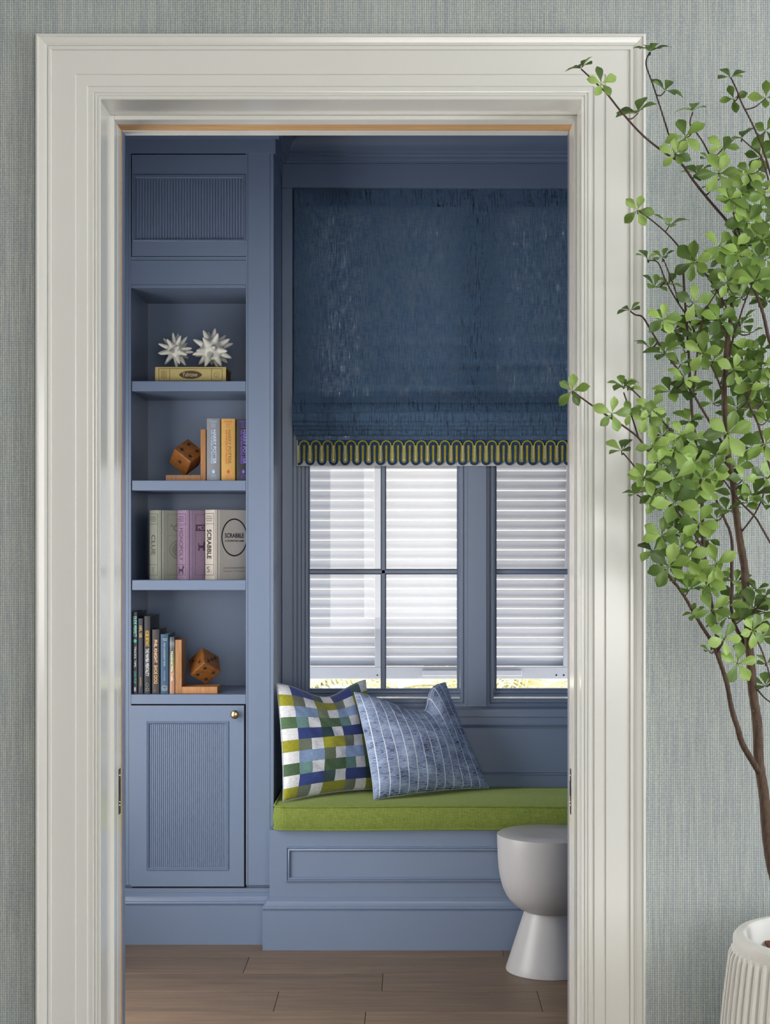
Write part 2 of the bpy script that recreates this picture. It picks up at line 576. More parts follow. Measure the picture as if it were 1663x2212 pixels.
# ---- back room shell
BX0, BX1, BY = -1.30, 1.16, 6.06
m = MB()
m.box(-1.45, SL - 0.03, 4.012, 4.07, 0, 3.0).box(SR + 0.03, 1.3, 4.012, 4.07, 0, 3.0).box(SL - 0.03, SR + 0.03, 4.012, 4.07, ST + 0.06, 3.0)
m.build('wall_inner', M['blue'], kind=S)
m = MB()                           # left wall; its opening is added to let in the light
m.box(BX0 - 0.12, BX0, 4.07, 4.15, 0, 3.0).box(BX0 - 0.12, BX0, 5.29, 6.30, 0, 3.0).box(BX0 - 0.12, BX0, 4.15, 5.29, 2.0, 3.0)
m.build('wall_left', M['blue'], kind=S)
MB().box(BX1, BX1 + 0.12, 4.07, 6.30, 0, 3.0).build('wall_right', M['blue'], kind=S)
MB().box(BX1 - 0.02, BX1, 4.07, 5.61, 0, 0.15).build('baseboard_right', M['blue'], kind=S, bevel=0.003)
gd = thing('door_3', (BX0 - 0.05, 4.72, 0), None, None, kind=S)      # added glazed door, out of view, around the left light
for y_0, y_1 in ((4.15, 4.23), (5.21, 5.29)):
    MB().box(BX0 - 0.08, BX0 - 0.03, y_0, y_1, 0.005, 2.0).build('stile', M['blue'], gd, bevel=0.002)
for z_0, z_1 in ((0.005, 0.16), (1.92, 2.0)):
    MB().box(BX0 - 0.08, BX0 - 0.03, 4.23, 5.21, z_0, z_1).build('rail', M['blue'], gd, bevel=0.002)
MB().box(BX0 - 0.07, BX0 - 0.04, 4.71, 4.73, 0.16, 1.92).build('muntin', M['blue'], gd)
for q in (0.60, 1.04, 1.48):
    MB().box(BX0 - 0.07, BX0 - 0.04, 4.23, 5.21, q - 0.01, q + 0.01).build('muntin', M['blue'], gd)
for z_0, z_1 in ((0.16, 0.59), (0.61, 1.03), (1.05, 1.47), (1.49, 1.92)):
    for y_0, y_1 in ((4.23, 4.71), (4.73, 5.21)):
        MB().box(BX0 - 0.057, BX0 - 0.053, y_0, y_1, z_0, z_1).build('pane', M['glass'], gd)
MB().box(BX0 - 0.12, BX1 + 0.12, 4.07, 6.30, 2.99, 3.09).build('ceiling', M['blue'], kind=S)

# ---- floor of wide planks: each board its own piece
fl = MB().box(BX0, BX1, 4.065, 6.06, -0.05, -0.012).build('floor', M['subfloor'], kind=S)
edges = [4.07, 4.21, 4.43, 4.65, 4.876, 5.10, 5.312, 5.53, 5.75]
cuts = {0: [0.30], 1: [-0.62, 0.72], 2: [0.10], 3: [-0.125], 4: [-0.4035, 0.408], 5: [-0.080], 6: [-0.539, 0.86], 7: [0.33]}
for r in range(8):
    xs = [BX0] + cuts[r] + [BX1]
    for a, b in zip(xs, xs[1:]):
        MB().box(a + 0.0007, b - 0.0007, edges[r] + 0.0007, edges[r + 1] - 0.0007, -0.012, 0.0).build('plank', M['floor'], fl, bevel=0.0012)

# ---- window wall
WX0, WX1 = px(631.5, 6.08), 0.975                # window opening
ZS, ZH = 0.791, 2.744                            # sill and head of the opening
m = MB()
m.box(BX0, WX0, 6.10, 6.30, 0, 3.0).box(WX1, BX1, 6.10, 6.30, 0, 3.0)
m.box(WX0, WX1, 6.10, 6.30, ZH, 3.0).box(WX0, WX1, 6.10, 6.30, 0, ZS - 0.03)
m.build('wall_back', M['blue'], kind=S)
tb = thing('trim_3', (0, 6.1, 0), None, None, kind=S)      # window casing boards, sill, panelling below
MB().box(px(609, 6.08), WX0, 6.08, 6.10, ZS, ZH).build('casing_board', M['blue'], tb, bevel=0.001)
MB().box(WX1, WX1 + 0.07, 6.08, 6.10, ZS, ZH).build('casing_board', M['blue'], tb, bevel=0.001)
MB().box(px(609, 6.07), BX1, 6.07, 6.10, ZH, 2.834).build('frieze_board', M['blue'], tb, bevel=0.001)
MB().box(-0.47, BX1, 6.055, 6.30, ZS - 0.03, ZS).build('sill', M['blue'], tb, bevel=0.0025, bseg=2)
MB().box(-0.47, BX1, 6.062, 6.10, 0.38, ZS - 0.03).build('apron_panel', M['blue'], tb)
bead = [(0, 0), (0, 0.004), (0.003, 0.007), (0.006, 0.004), (0.008, 0.002), (0.010, 0.0055), (0.013, 0.0045), (0.013, 0)]
z_a, z_b = pz(1565, 6.06), pz(1674, 6.06)
MB().sweep(rect(-0.43, 1.10, z_b, z_a), [(-o, h) for o, h in bead], xz(6.062), closed=True).build('panel_moulding', M['blue'], tb)

# ---- crown on the window wall and its return over the bookcase
cove = [(0, 2.834), (0.006, 2.834), (0.006, 2.842), (0.014, 2.846), (0.014, 2.856), (0.020, 2.858), (0.024, 2.862), (0.024, 2.868), (0.034, 2.872)]
for k in range(9):
    a = math.pi / 2 * k / 8
    cove.append((0.034 + 0.075 * (1 - math.cos(a)), 2.872 + 0.095 * math.sin(a)))
cove += [(0.120, 2.970), (0.120, 2.992), (0, 2.992), (0, 2.834)]
MB().sweep([(BX1, 6.07), (-0.472, 6.07)], [(o, z) for o, z in cove], lambda a, b, h: (a, b, h)).build('crown', M['blue'], tb, smooth=True, angle=30) if False else None
MB().sweep([(-0.49, 6.07), (BX1, 6.07)], [(-o, z) for o, z in cove], lambda a, b, h: (a, b, h)).build('crown_moulding', M['blue'], tb, smooth=True, angle=30)

# ---- the window: one frame, mullion, two sashes with muntins and panes
win = thing('window_1', (0.27, 6.2, ZS), None, None, kind=S)
prof_fr = [(0, 0), (0, 0.022), (-0.010, 0.022), (-0.012, 0.018), (-0.014, 0.018), (-0.016, 0.022), (-0.026, 0.022), (-0.028, 0.012), (-0.028, -0.06), (0, -0.06), (0, 0)]
ZB = ZS
MX0, MX1 = px(1009, 6.16), px(1051, 6.16)
GX = [(px(669, 6.19), px(987, 6.19)), (px(1072.6, 6.19), 0.905)]
GZ0, GZ1 = pz(1488, 6.19), ZH - 0.07
MB().sweep(rect(WX0, MX0, ZB, ZH), [(o, h) for o, h in prof_fr], xz(6.182), closed=True).build('frame', M['blue'], win)
MB().sweep(rect(MX1, WX1, ZB, ZH), [(o, h) for o, h in prof_fr], xz(6.182), closed=True).build('frame', M['blue'], win)
MB().box(MX0, MX1, 6.14, 6.26, ZB, ZH).build('mullion', M['blue'], win, bevel=0.002)
sash_prof = [(0.030, 0), (0.030, 0.020), (0.019, 0.020), (0.017, 0.017), (0.015, 0.020), (0.006, 0.020), (0.0, 0.010), (0, -0.03), (0.030, -0.03), (0.030, 0)]
for a, b in GX:
    sa = MB().sweep(rect(a, b, GZ0, GZ1), sash_prof, xz(6.200), closed=True).build('sash', M['blue'], win)
    xm = (px(822, 6.19) + px(834, 6.19)) / 2 if a < 0 else 0.615 + 0.04
    zm = pz(1235, 6.19)
    bar = [(-0.0105, -0.012), (-0.0105, 0.004), (-0.006, 0.012), (0.006, 0.012), (0.0105, 0.004), (0.0105, -0.012), (-0.0105, -0.012)]
    MB().sweep([(xm, GZ0), (xm, GZ1)], bar, xz(6.200)).build('muntin', M['blue'], sa)
    zrows = [GZ0, zm, zm + (zm - GZ0), GZ1]
    for z in zrows[1:3]:
        MB().sweep([(a, z), (b, z)], bar, xz(6.200)).build('muntin', M['blue'], sa)
    for z0, z1 in zip(zrows, zrows[1:]):
        for u, w in ((a, xm), (xm, b)):
            MB().box(u, w, 6.205, 6.209, z0, z1).build('pane', M['glass'], sa)

# ---- out of doors
gr = paint('sunlit_paving', rgb(232, 226, 214), 0.9, 0.1, 0.06)
MB().box(-9, 9, 6.35, 22, -0.5, -0.35).build('floor_outside', gr, kind=S)

# ================================================================== BOOKCASE
BD = 5.715                                        # its face
def bx(u): return px(u, BD)
def bz(v): return pz(v, BD)
NX0, NX1 = bx(283), bx(531)                       # open niche
PX1 = bx(591)                                     # right edge of the pillar
LX0 = BX0 + 0.002
book = thing('bookcase', (bx(400), BD, 0), 'tall blue built-in bookcase with open shelves, reeded panel and cupboard', 'bookcase')
B = M['blue']
ZTOP = 2.99
MB().box(LX0, NX0, BD + 0.02, 6.098, 0, ZTOP).build('side_panel', B, book)
MB().box(NX1, PX1, BD + 0.02, 6.098, 0, ZTOP).build('side_panel', B, book)
MB().box(NX0, NX1, 6.088, 6.098, 0.10, ZTOP).build('back_panel', B, book)
def stile(u0, u1, g):                             # face board with a quirk line down its edges
    m = MB()
    z0, z1 = 0.205, bz(332)
    cuts = [bx(u0)] + [bx(q) for q in g] + [bx(u1)]
    for a, b in zip(cuts, cuts[1:]):
        m.box(a + 0.0008, b - 0.0008, BD, BD + 0.02, z0, z1)
    m.box(bx(u0), bx(u1), BD + 0.002, BD + 0.0195, z0, z1)
    return m
stile(86, 283, (271, 278)).build('stile', B, book)
stile(531, 591, (535.5, 583.5)).build('stile', B, book)

def reeds(name, u0, u1, v0, v1, n, y, parent):
    """half-round reeds side by side, all of one milled board"""
    x0, x1, z0, z1 = bx(u0), bx(u1), bz(v1), bz(v0)
    w = (x1 - x0) / n
    pr = []
    for i in range(n):
        for k in range(7):
            a = math.pi * k / 6
            pr.append((x0 + w * (i + 0.5) - math.cos(a) * w * 0.46, y - math.sin(a) * w * 0.46))
    pr = [(x0, y + 0.006)] + [(x0, y)] + pr + [(x1, y)] + [(x1, y + 0.006)]
    k = len(pr)
    m = MB()
    m.add([(a, b, z0) for a, b in pr] + [(a, b, z1) for a, b in pr],
          [(i, i + 1, k + i + 1, k + i) for i in range(k - 1)] + [tuple(range(k)), tuple(range(2 * k - 1, k - 1, -1)), (k - 1, 0, k, 2 * k - 1)])
    return m.build(name, B, parent, smooth=True, angle=50)

def framed(u0, u1, v0, v1, i0, i1, j0, j1, y, parent, name):
    """rails and stiles around a sunk panel, one board look"""
    m = MB()
    x0, x1, z0, z1 = bx(u0), bx(u1), bz(v1), bz(v0)
    a0, a1, c0, c1 = bx(i0), bx(i1), bz(j1), bz(j0)
    m.box(x0, a0, y, y + 0.02, z0, z1).box(a1, x1, y, y + 0.02, z0, z1)
    m.box(a0, a1, y, y + 0.02, c1, z1).box(a0, a1, y, y + 0.02, z0, c0)
    m.box(a0, a1, y + 0.012, y + 0.02, c0, c1)
    return m.build(name, B, parent)

mould = [(0, -0.010), (0, 0.003), (-0.002, 0.0045), (-0.0035, 0.001), (-0.005, 0.001), (-0.0065, 0.0025), (-0.009, -0.002), (-0.011, -0.006), (-0.011, -0.010), (0, -0.010)]
# upper reeded panel
up = framed(285, 533, 334, 553, 288, 530.5, 378, 521, BD + 0.001, book, 'upper_panel')
MB().sweep(rect(bx(288), bx(530.5), bz(521), bz(378)), mould, xz(BD + 0.001), closed=True).build('panel_moulding', B, up)
reeds('reeded_board', 294, 526.5, 384.5, 515.5, 38, BD + 0.009, up)
MB().box(NX0, NX1, BD + 0.003, BD + 0.02, bz(561.5), bz(554.2)).build('rail', B, book)
MB().box(NX0, NX1, BD + 0.001, BD + 0.02, bz(614.5), bz(562.5)).build('rail', B, book)
MB().box(NX0, NX1, BD, BD + 0.385, bz(622), bz(615)).build('niche_top', B, book, bevel=0.0008)
# shelves
SH = []
for v0, v1 in ((822.5, 844.5), (1037.5, 1059.5), (1253, 1275)):
    MB().box(NX0 + 0.001, NX1 - 0.001, BD + 0.008, 6.088, bz(v1), bz(v0)).build('shelf', B, book, bevel=0.0015)
    SH.append(bz(v0))
SH.append(bz(1500))
MB().box(NX0, NX1, BD, 6.088, bz(1521), bz(1500)).build('shelf', B, book, bevel=0.0012)
# cupboard door
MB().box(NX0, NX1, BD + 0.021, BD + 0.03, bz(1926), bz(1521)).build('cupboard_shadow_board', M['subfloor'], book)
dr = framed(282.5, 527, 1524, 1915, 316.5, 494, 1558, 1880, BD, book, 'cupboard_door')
MB().sweep(rect(bx(316.5), bx(494), bz(1880), bz(1558)), mould, xz(BD), closed=True).build('panel_moulding', B, dr)
reeds('reeded_board', 323, 488, 1564, 1873, 38, BD + 0.008, dr)
c = Vector((bx(508.5), BD, bz(1542.5)))
m = MB()
kp = [(0.006, 0), (0.006, 0.010), (0.0065, 0.014), (0.0125, 0.016), (0.0150, 0.018), (0.0152, 0.0205), (0.0125, 0.0235), (0.006, 0.0255), (0.0005, 0.026)]
m.lathe(kp, (0, 0, 0), 28)
R = Matrix.Translation(c) @ Matrix.Rotation(math.radians(90), 4, 'X')
m.v = [R @ q for q in m.v]
m.build('knob', M['brass'], dr, smooth=True, angle=60)
# plinth rail and base moulding
MB().box(LX0, PX1, BD + 0.001, BD + 0.02, 0.15, bz(1919)).build('plinth_rail', B, book)
basep = [(0, 0), (0.022, 0), (0.022, 0.133), (0.018, 0.135), (0.018, 0.138), (0.0215, 0.1405), (0.0235, 0.1455), (0.0215, 0.1500), (0.017, 0.1515),
         (0.0135, 0.156), (0.0115, 0.163), (0.0105, 0.167), (0.008, 0.1672), (0.008, 0.172), (0.005, 0.1722), (0.005, 0.178), (0.0, 0.180), (0, 0)]
MB().sweep([(LX0, BD), (PX1 + 0.0, BD)], [(-o, z) for o, z in basep], lambda a, b, h: (a, b, h)).build('base_moulding', B, book, smooth=True, angle=25)
# frieze, cap and cove of the top; each turns the corner back to the window wall
flat_ = lambda a, b, h: (a, b, h)
tpath = [(LX0, BD), (PX1, BD), (PX1, 6.068)]
fr = [(0, bz(332)), (0.007, bz(332)), (0.007, bz(301)), (0, bz(301)), (0, bz(332))]
MB().sweep(tpath, [(-o, z) for o, z in fr], flat_).build('frieze', B, book)
z0 = bz(301)
cap = [(0, z0), (0.020, z0), (0.022, z0 + 0.012), (0.030, z0 + 0.014)]
for k in range(1, 9):
    a = math.pi / 2 * k / 8
    cap.append((0.030 + 0.07 * (1 - math.cos(a)), z0 + 0.014 + 0.09 * math.sin(a)))
cap += [(0.105, 2.97), (0.105, 2.989), (0, 2.989), (0, z0)]
MB().sweep(tpath, [(-o, z) for o, z in cap], flat_).build('cornice', B, book, smooth=True, angle=30)

# ================================================================== WINDOW BENCH
bench = thing('window_bench', (0.3, 5.63, 0), 'blue panelled window bench under a green cushion', 'bench')
EX0, EX1, EY, EZ = px(582, 5.635), BX1 - 0.002, 5.635, pz(1793, 5.635)
m = MB().box(EX0, EX1, EY, BD - 0.0005, 0.0, EZ).box(PX1 + 0.0005, EX1, BD - 0.0005, 6.05, 0.0, EZ)
m.build('bench_box', B, bench)
MB().sweep([(EX0, BD), (EX0, EY), (EX1, EY)][::1], [(-o, z) for o, z in basep], flat_).build('base_moulding', B, bench, smooth=True, angle=25)
bm_ = [(0, 0), (0, 0.006), (-0.002, 0.0085), (-0.004, 0.0085), (-0.0055, 0.004), (-0.0075, 0.004), (-0.0095, 0.0075), (-0.012, 0.0085), (-0.0150, 0.0055), (-0.0165, 0.001), (-0.0165, 0)]
MB().sweep(rect(px(617, 5.63), 1.05, pz(1905, 5.63), pz(1829, 5.63)), bm_, xz(EY), closed=True).build('panel_moulding', B, bench, smooth=True, angle=40)

# ---- seat cushion with piping
cu = thing('seat_cushion', (0.3, 5.85, EZ), 'long green linen seat cushion with piped edges', 'cushion')
CX0, CX1, CY0, CY1, CZ0, CZ1 = -0.464, BX1 - 0.02, 5.612, 6.045, EZ + 0.001, 0.4985
def plan(r, n=7, ins=0.0):
    pts = []
    for cx_, cy_, a0 in ((CX1 - r, CY0 + r, -90), (CX1 - r, CY1 - r, 0), (CX0 + r, CY1 - r, 90), (CX0 + r, CY0 + r, 180)):
        for k in range(n):
            a = math.radians(a0 + 90 * k / (n - 1))
            pts.append((cx_ + math.cos(a) * (r - ins), cy_ + math.sin(a) * (r - ins)))
    return pts
m = MB()
levels = [(CZ0, 0.004), (CZ0 + 0.010, -0.001), ((CZ0 + CZ1) / 2, -0.006), (CZ1 - 0.010, -0.001), (CZ1, 0.004)]
ring = []
for z, ins in levels:
    ring.append([(x, y, z + 0.0018 * math.sin(x * 7 + z * 90)) for x, y in plan(0.035, 7, ins)])
k = len(ring[0])
m.add([p for r in ring for p in r], [(i * k + q, i * k + (q + 1) % k, (i + 1) * k + (q + 1) % k, (i + 1) * k + q) for i in range(4) for q in range(k)] + [tuple(reversed(range(k)))])
N = 40
vv, ff = [], []
for j in range(13):                                 # softly domed top
    for i in range(N + 1):
        s, t = i / N, j / 12
        x, y = CX0 + 0.006 + (CX1 - CX0 - 0.012) * s, CY0 + 0.006 + (CY1 - CY0 - 0.012) * t
        d = min(1, 9 * min(s, 1 - s)) * min(1, 3.5 * min(t, 1 - t))
        r = 0.03                                    # keep inside the rounded corners
        for cx_, cy_ in ((CX0 + 0.035, CY0 + 0.035), (CX1 - 0.035, CY0 + 0.035)):
            if (x - cx_) * (1 if cx_ > 0 else -1) > 0 and y < cy_:
                q = Vector((x - cx_, y - cy_))
                if q.length > 0.031: x, y = cx_ + q.x / q.length * 0.031, cy_ + q.y / q.length * 0.031
        vv.append((x, y, CZ1 - 0.001 + 0.010 * d ** 0.6 + 0.002 * math.sin(x * 9 + y * 4) * d))
for j in range(12):
    for i in range(N):
        a = j * (N + 1) + i
        ff.append((a, a + 1, a + N + 2, a + N + 1))
m.add(vv, ff)
m.build('cushion_body', M['green'], cu, smooth=True, angle=60)
for z, ins in ((CZ1, 0.001), (CZ0 + 0.005, -0.001)):
    p = [Vector((x, y, z + 0.0018 * math.sin(x * 7 + z * 90))) for x, y in plan(0.035, 7, ins)]
    q = []
    for i in range(len(p)):                          # long sides subdivided so the cord follows the soft edge
        a, b = p[i], p[(i + 1) % len(p)]
        st = max(1, int((b - a).length / 0.05))
        for w in range(st):
            v = a.lerp(b, w / st)
            v.z = z + 0.0016 * math.sin(v.x * 7 + z * 90)
            q.append(v)
    q.append(q[0].copy())
    MB().tube(q, 0.0036, 8, caps=False).build('piping', M['green'], cu, smooth=True, angle=180)

# ================================================================== ROMAN SHADE
sh = thing('roman_shade', (0.27, 6.1, 2.0), 'dark blue linen roman shade with a mustard looped braid edge', 'window shade')
HX0, HX1 = px(635.5, 6.10), WX1 - 0.006
def sheet(x0, x1, prof, nx, name, mat, parent=sh, th=0.0012, wr=0.0):
    """cloth that follows profile [(y, z)] across the width"""
    m = MB()
    k = len(prof)
    def P(i, j, off):
        s = i / nx
        y, z = prof[j]
        x = x0 + (x1 - x0) * s
        w = wr * (noise.noise(Vector((x * 2.3, z * 9, 1.7))) + 0.5 * noise.noise(Vector((x * 6, z * 30, 4.1))))
        return (x, y + off + w, z + (0.0012 * noise.noise(Vector((x * 5, z * 3, 9)))))
    for off in (0, th):
        m.add([P(i, j, off) for i in range(nx + 1) for j in range(k)],
              [(i * k + j, (i + 1) * k + j, (i + 1) * k + j + 1, i * k + j + 1) for i in range(nx) for j in range(k - 1)])
    n1 = (nx + 1) * k
    m.add(m.v, [(0 * k + j, 0 * k + j + 1, n1 + j + 1, n1 + j) for j in range(k - 1)] + [(nx * k + j, nx * k + j + 1, n1 + nx * k + j + 1, n1 + nx * k + j) for j in range(k - 1)])
    return m.build(name, mat, parent, smooth=True, angle=60)
MB().box(HX0 + 0.002, HX1 - 0.002, 6.102, 6.128, pz(448, 6.1), ZH - 0.002).build('head_rail', M['subfloor'], sh)
zt, zb = ZH - 0.001, pz(889, 6.013)
n = 70
pr = []
for i in range(n + 1):
    t = i / n
    z = zt + (zb - zt) * t
    y = 6.098 - 0.085 * max(0, (t - 0.70) / 0.30) ** 1.8
    for zc, dpt in ((700, 0.004), (742, 0.005), (788, 0.006), (845, 0.008)):
        y += dpt * math.exp(-((z - pz(zc, 6.09)) / 0.010) ** 2)
    pr.append((y, z))
pr += [(6.012, zb - 0.0035), (6.016, zb - 0.006), (6.024, zb - 0.005), (6.032, zb + 0.002), (6.040, zb + 0.03), (6.046, zb + 0.06)]
sheet(HX0, HX1, pr, 60, 'cloth_panel', M['shade'], wr=0.0035)
for i, (va, vb, y) in enumerate(((868, 911, 6.028), (892, 921, 6.046), (904, 929.5, 6.063), (914, 941, 6.080))):
    za, zb2 = pz(va, y), pz(vb, y)
    q = [(y + 0.012, za), (y + 0.004, za - 0.004)] + [(y - 0.013 * math.sin(math.pi * t / 6.6), za + (zb2 - za) * (0.1 + 0.86 * t / 6)) for t in range(7)]
    q += [(y + 0.001, zb2 - 0.0005), (y + 0.005, zb2 + 0.001), (y + 0.008, zb2 + 0.006), (y + 0.008, zb2 + 0.02)]
    sheet(px((631.5, 633, 634.5, 637)[i], y), HX1, q, 50, 'fold', M['shade'], wr=0.002)
HY = 6.098
za, zb2 = pz(930, HY), pz(978, HY)
sheet(px(643, HY), HX1, [(HY, za + (zb2 - za) * t / 6) for t in range(7)], 30, 'hem_panel', M['shade'])
zc = pz(951, HY)
sheet(px(641, HY), HX1, [(HY + 0.004, zc), (HY + 0.004, (zc + pz(1006.5, HY)) / 2), (HY + 0.004, pz(1006.5, HY))], 10, 'lining', M['cream'])
# looped braid: one navy band, one mustard cord, short stripes between
PT = 25.33 * HY / F
X0b = px(657, HY)
nl = int((HX1 - X0b) / PT)
def zz(v): return pz(v, HY)
def loops(half, topv, botv, rt, rb):
    """path of arches (half-width rt, at loop centres) and cups (half-width rb, between them)"""
    pts = [(X0b - PT / 2 + rb * math.cos(math.pi * q), botv + rb * math.sin(math.pi * q)) for q in (1.45, 1.6, 1.75, 1.88)]
    for i in range(nl):
        xc = X0b + i * PT
        for k in range(9):
            a = math.pi - math.pi * k / 8
            pts.append((xc + rt * math.cos(a), topv + rt * math.sin(a)))
        xu = xc + PT / 2
        for k in range(9):
            a = math.pi + math.pi * k / 8
            pts.append((xu + rb * math.cos(a), botv + rb * math.sin(a)))
    return pts
u = HY / F                                            # metres per pixel at the shade
rt_n, rt_g = 4.9 * u, 10.0 * u
MB().box(px(643.5, HY), HX1, HY - 0.0016, HY - 0.0002, zz(971), zz(950.5)).build('braid_ground', M['navy'], sh)
MB().ribbon(loops(0, zz(960.5), zz(995), rt_n, PT / 2 - rt_n), 5.3 * u, xz(HY), 0.0017, 0.0034).build('navy_band', M['navy'], sh)
MB().ribbon(loops(0, zz(962.5), zz(994.5), rt_g, PT / 2 - rt_g), 2.7 * u, xz(HY), 0.0034, 0.0052).build('mustard_cord', M['gold'], sh)
st = MB().box(-2.2 * u, 2.2 * u, HY - 0.0042, HY - 0.0018, zz(995.5), zz(962)).build('mustard_stripe', M['gold'], sh)
cr = MB().box(-1.15 * u, 1.15 * u, HY - 0.0040, HY - 0.0018, zz(993), zz(962.5)).build('cream_stripe', M['cream'], sh)
pin = MB().tube([(0, HY - 0.006, zz(963)), (0, HY - 0.002, zz(963))], 1.2 * u, 8).build('bead_pin', M['brass'], sh, smooth=True)
pin.location.z = 0
e_ = cr.copy(); COL.objects.link(e_); e_.location = (X0b - PT / 2, 0, 0)
for i in range(nl):
    for src, dx, dz in ((st, 0, 0), (cr, PT / 2, 0), (pin, PT / 2, zz(993.5) - zz(963))):
        o = src if (i == 0) else src.copy()
        if i:
            COL.objects.link(o)
        o.location = (X0b + i * PT + dx, 0, dz)

# ================================================================== SHUTTERS outside
def shutter(x0, x1, label, bracket):
    t = thing('louvered_shutter', ((x0 + x1) / 2, 6.45, 2.92), label, 'shutter', 'shutters outside the window')
    yt, k = 6.325, 0.187                                # hinged at the head, bottom pushed out
    def Y(z): return yt + k * (2.92 - z)
    zb = 0.0
    vb, vt = 1466.5, 1440
    d = 6.72
    zr0, zr1 = pz(vb, d), pz(vt, d)
    W = M['louver']
    def board(xa, xb, za, zc, th=0.03, y=0.0):
        m = MB()
        m.add([(x, Y(z) + q + y, z) for z in (za, zc) for q in (0, th) for x in (xa, xb)],
              [(0, 2, 3, 1), (4, 5, 7, 6), (0, 1, 5, 4), (2, 6, 7, 3), (0, 4, 6, 2), (1, 3, 7, 5)])
        return m
    board(x0, x1, zr0, zr1).build('bottom_rail', W, t, bevel=0.002)
    board(x0, x1, 2.86, 2.92).build('top_rail', W, t, bevel=0.002)
    for xh in (x0 + 0.08, x1 - 0.08):
        MB().box(xh - 0.03, xh + 0.03, 6.300, 6.332, 2.905, 2.945).build('hinge', M['steel'], t)
    xc = (x0 + x1) / 2
    for a, b in ((x0, x0 + 0.05), (xc - 0.024, xc + 0.024), (x1 - 0.05, x1)):
        board(a, b, zr1, 2.86).build('stile', W, t, bevel=0.002)
    for a in bracket:
        bb = board(px(a[0], d), px(a[1], d), pz(1459, d), pz(1447, d), 0.014, -0.014).build('bracket', W, t, bevel=0.002)
    for u_ in (bracket[0][2], bracket[0][2] + 16):
        z = pz(1458, d)
        MB().tube([(px(u_, d), Y(z) - 0.002, z), (px(u_, d), Y(z) + 0.004, z)], 0.0035, 8).build('screw', M['steel'], t)
    for a, b in ((x0 + 0.05, xc - 0.024), (xc + 0.024, x1 - 0.05)):
        first = None
        pitch, z = 0.0402, zr1 + 0.003
        me = None
        while z < 2.84:
            # blade: inner edge high, outer edge low
            if me is None:
                m = MB()
                pts = [(-0.010, 0.0376), (-0.013, 0.0360), (0.012, -0.0015), (0.015, 0.0)]
                m.add([(x, y_, z_) for x in (a, b) for y_, z_ in pts], [(0, 1, 2, 3), (7, 6, 5, 4), (0, 4, 5, 1), (1, 5, 6, 2), (2, 6, 7, 3), (3, 7, 4, 0)])
                o = m.build('louver', W, t)
                me = o.data
            else:
                o = bpy.data.objects.new('louver', me)
                COL.objects.link(o)
                adopt(o, t)
            o.location = (0, Y(z) + 0.015, z)
            z += pitch
    return t
shutter(-0.485, 0.262, 'white louvered shutter behind the sash left of the mullion', [(912, 1002, 815)])
shutter(0.292, 1.045, 'white louvered shutter behind the sash right of the mullion', [(1040, 1126, 1201)])

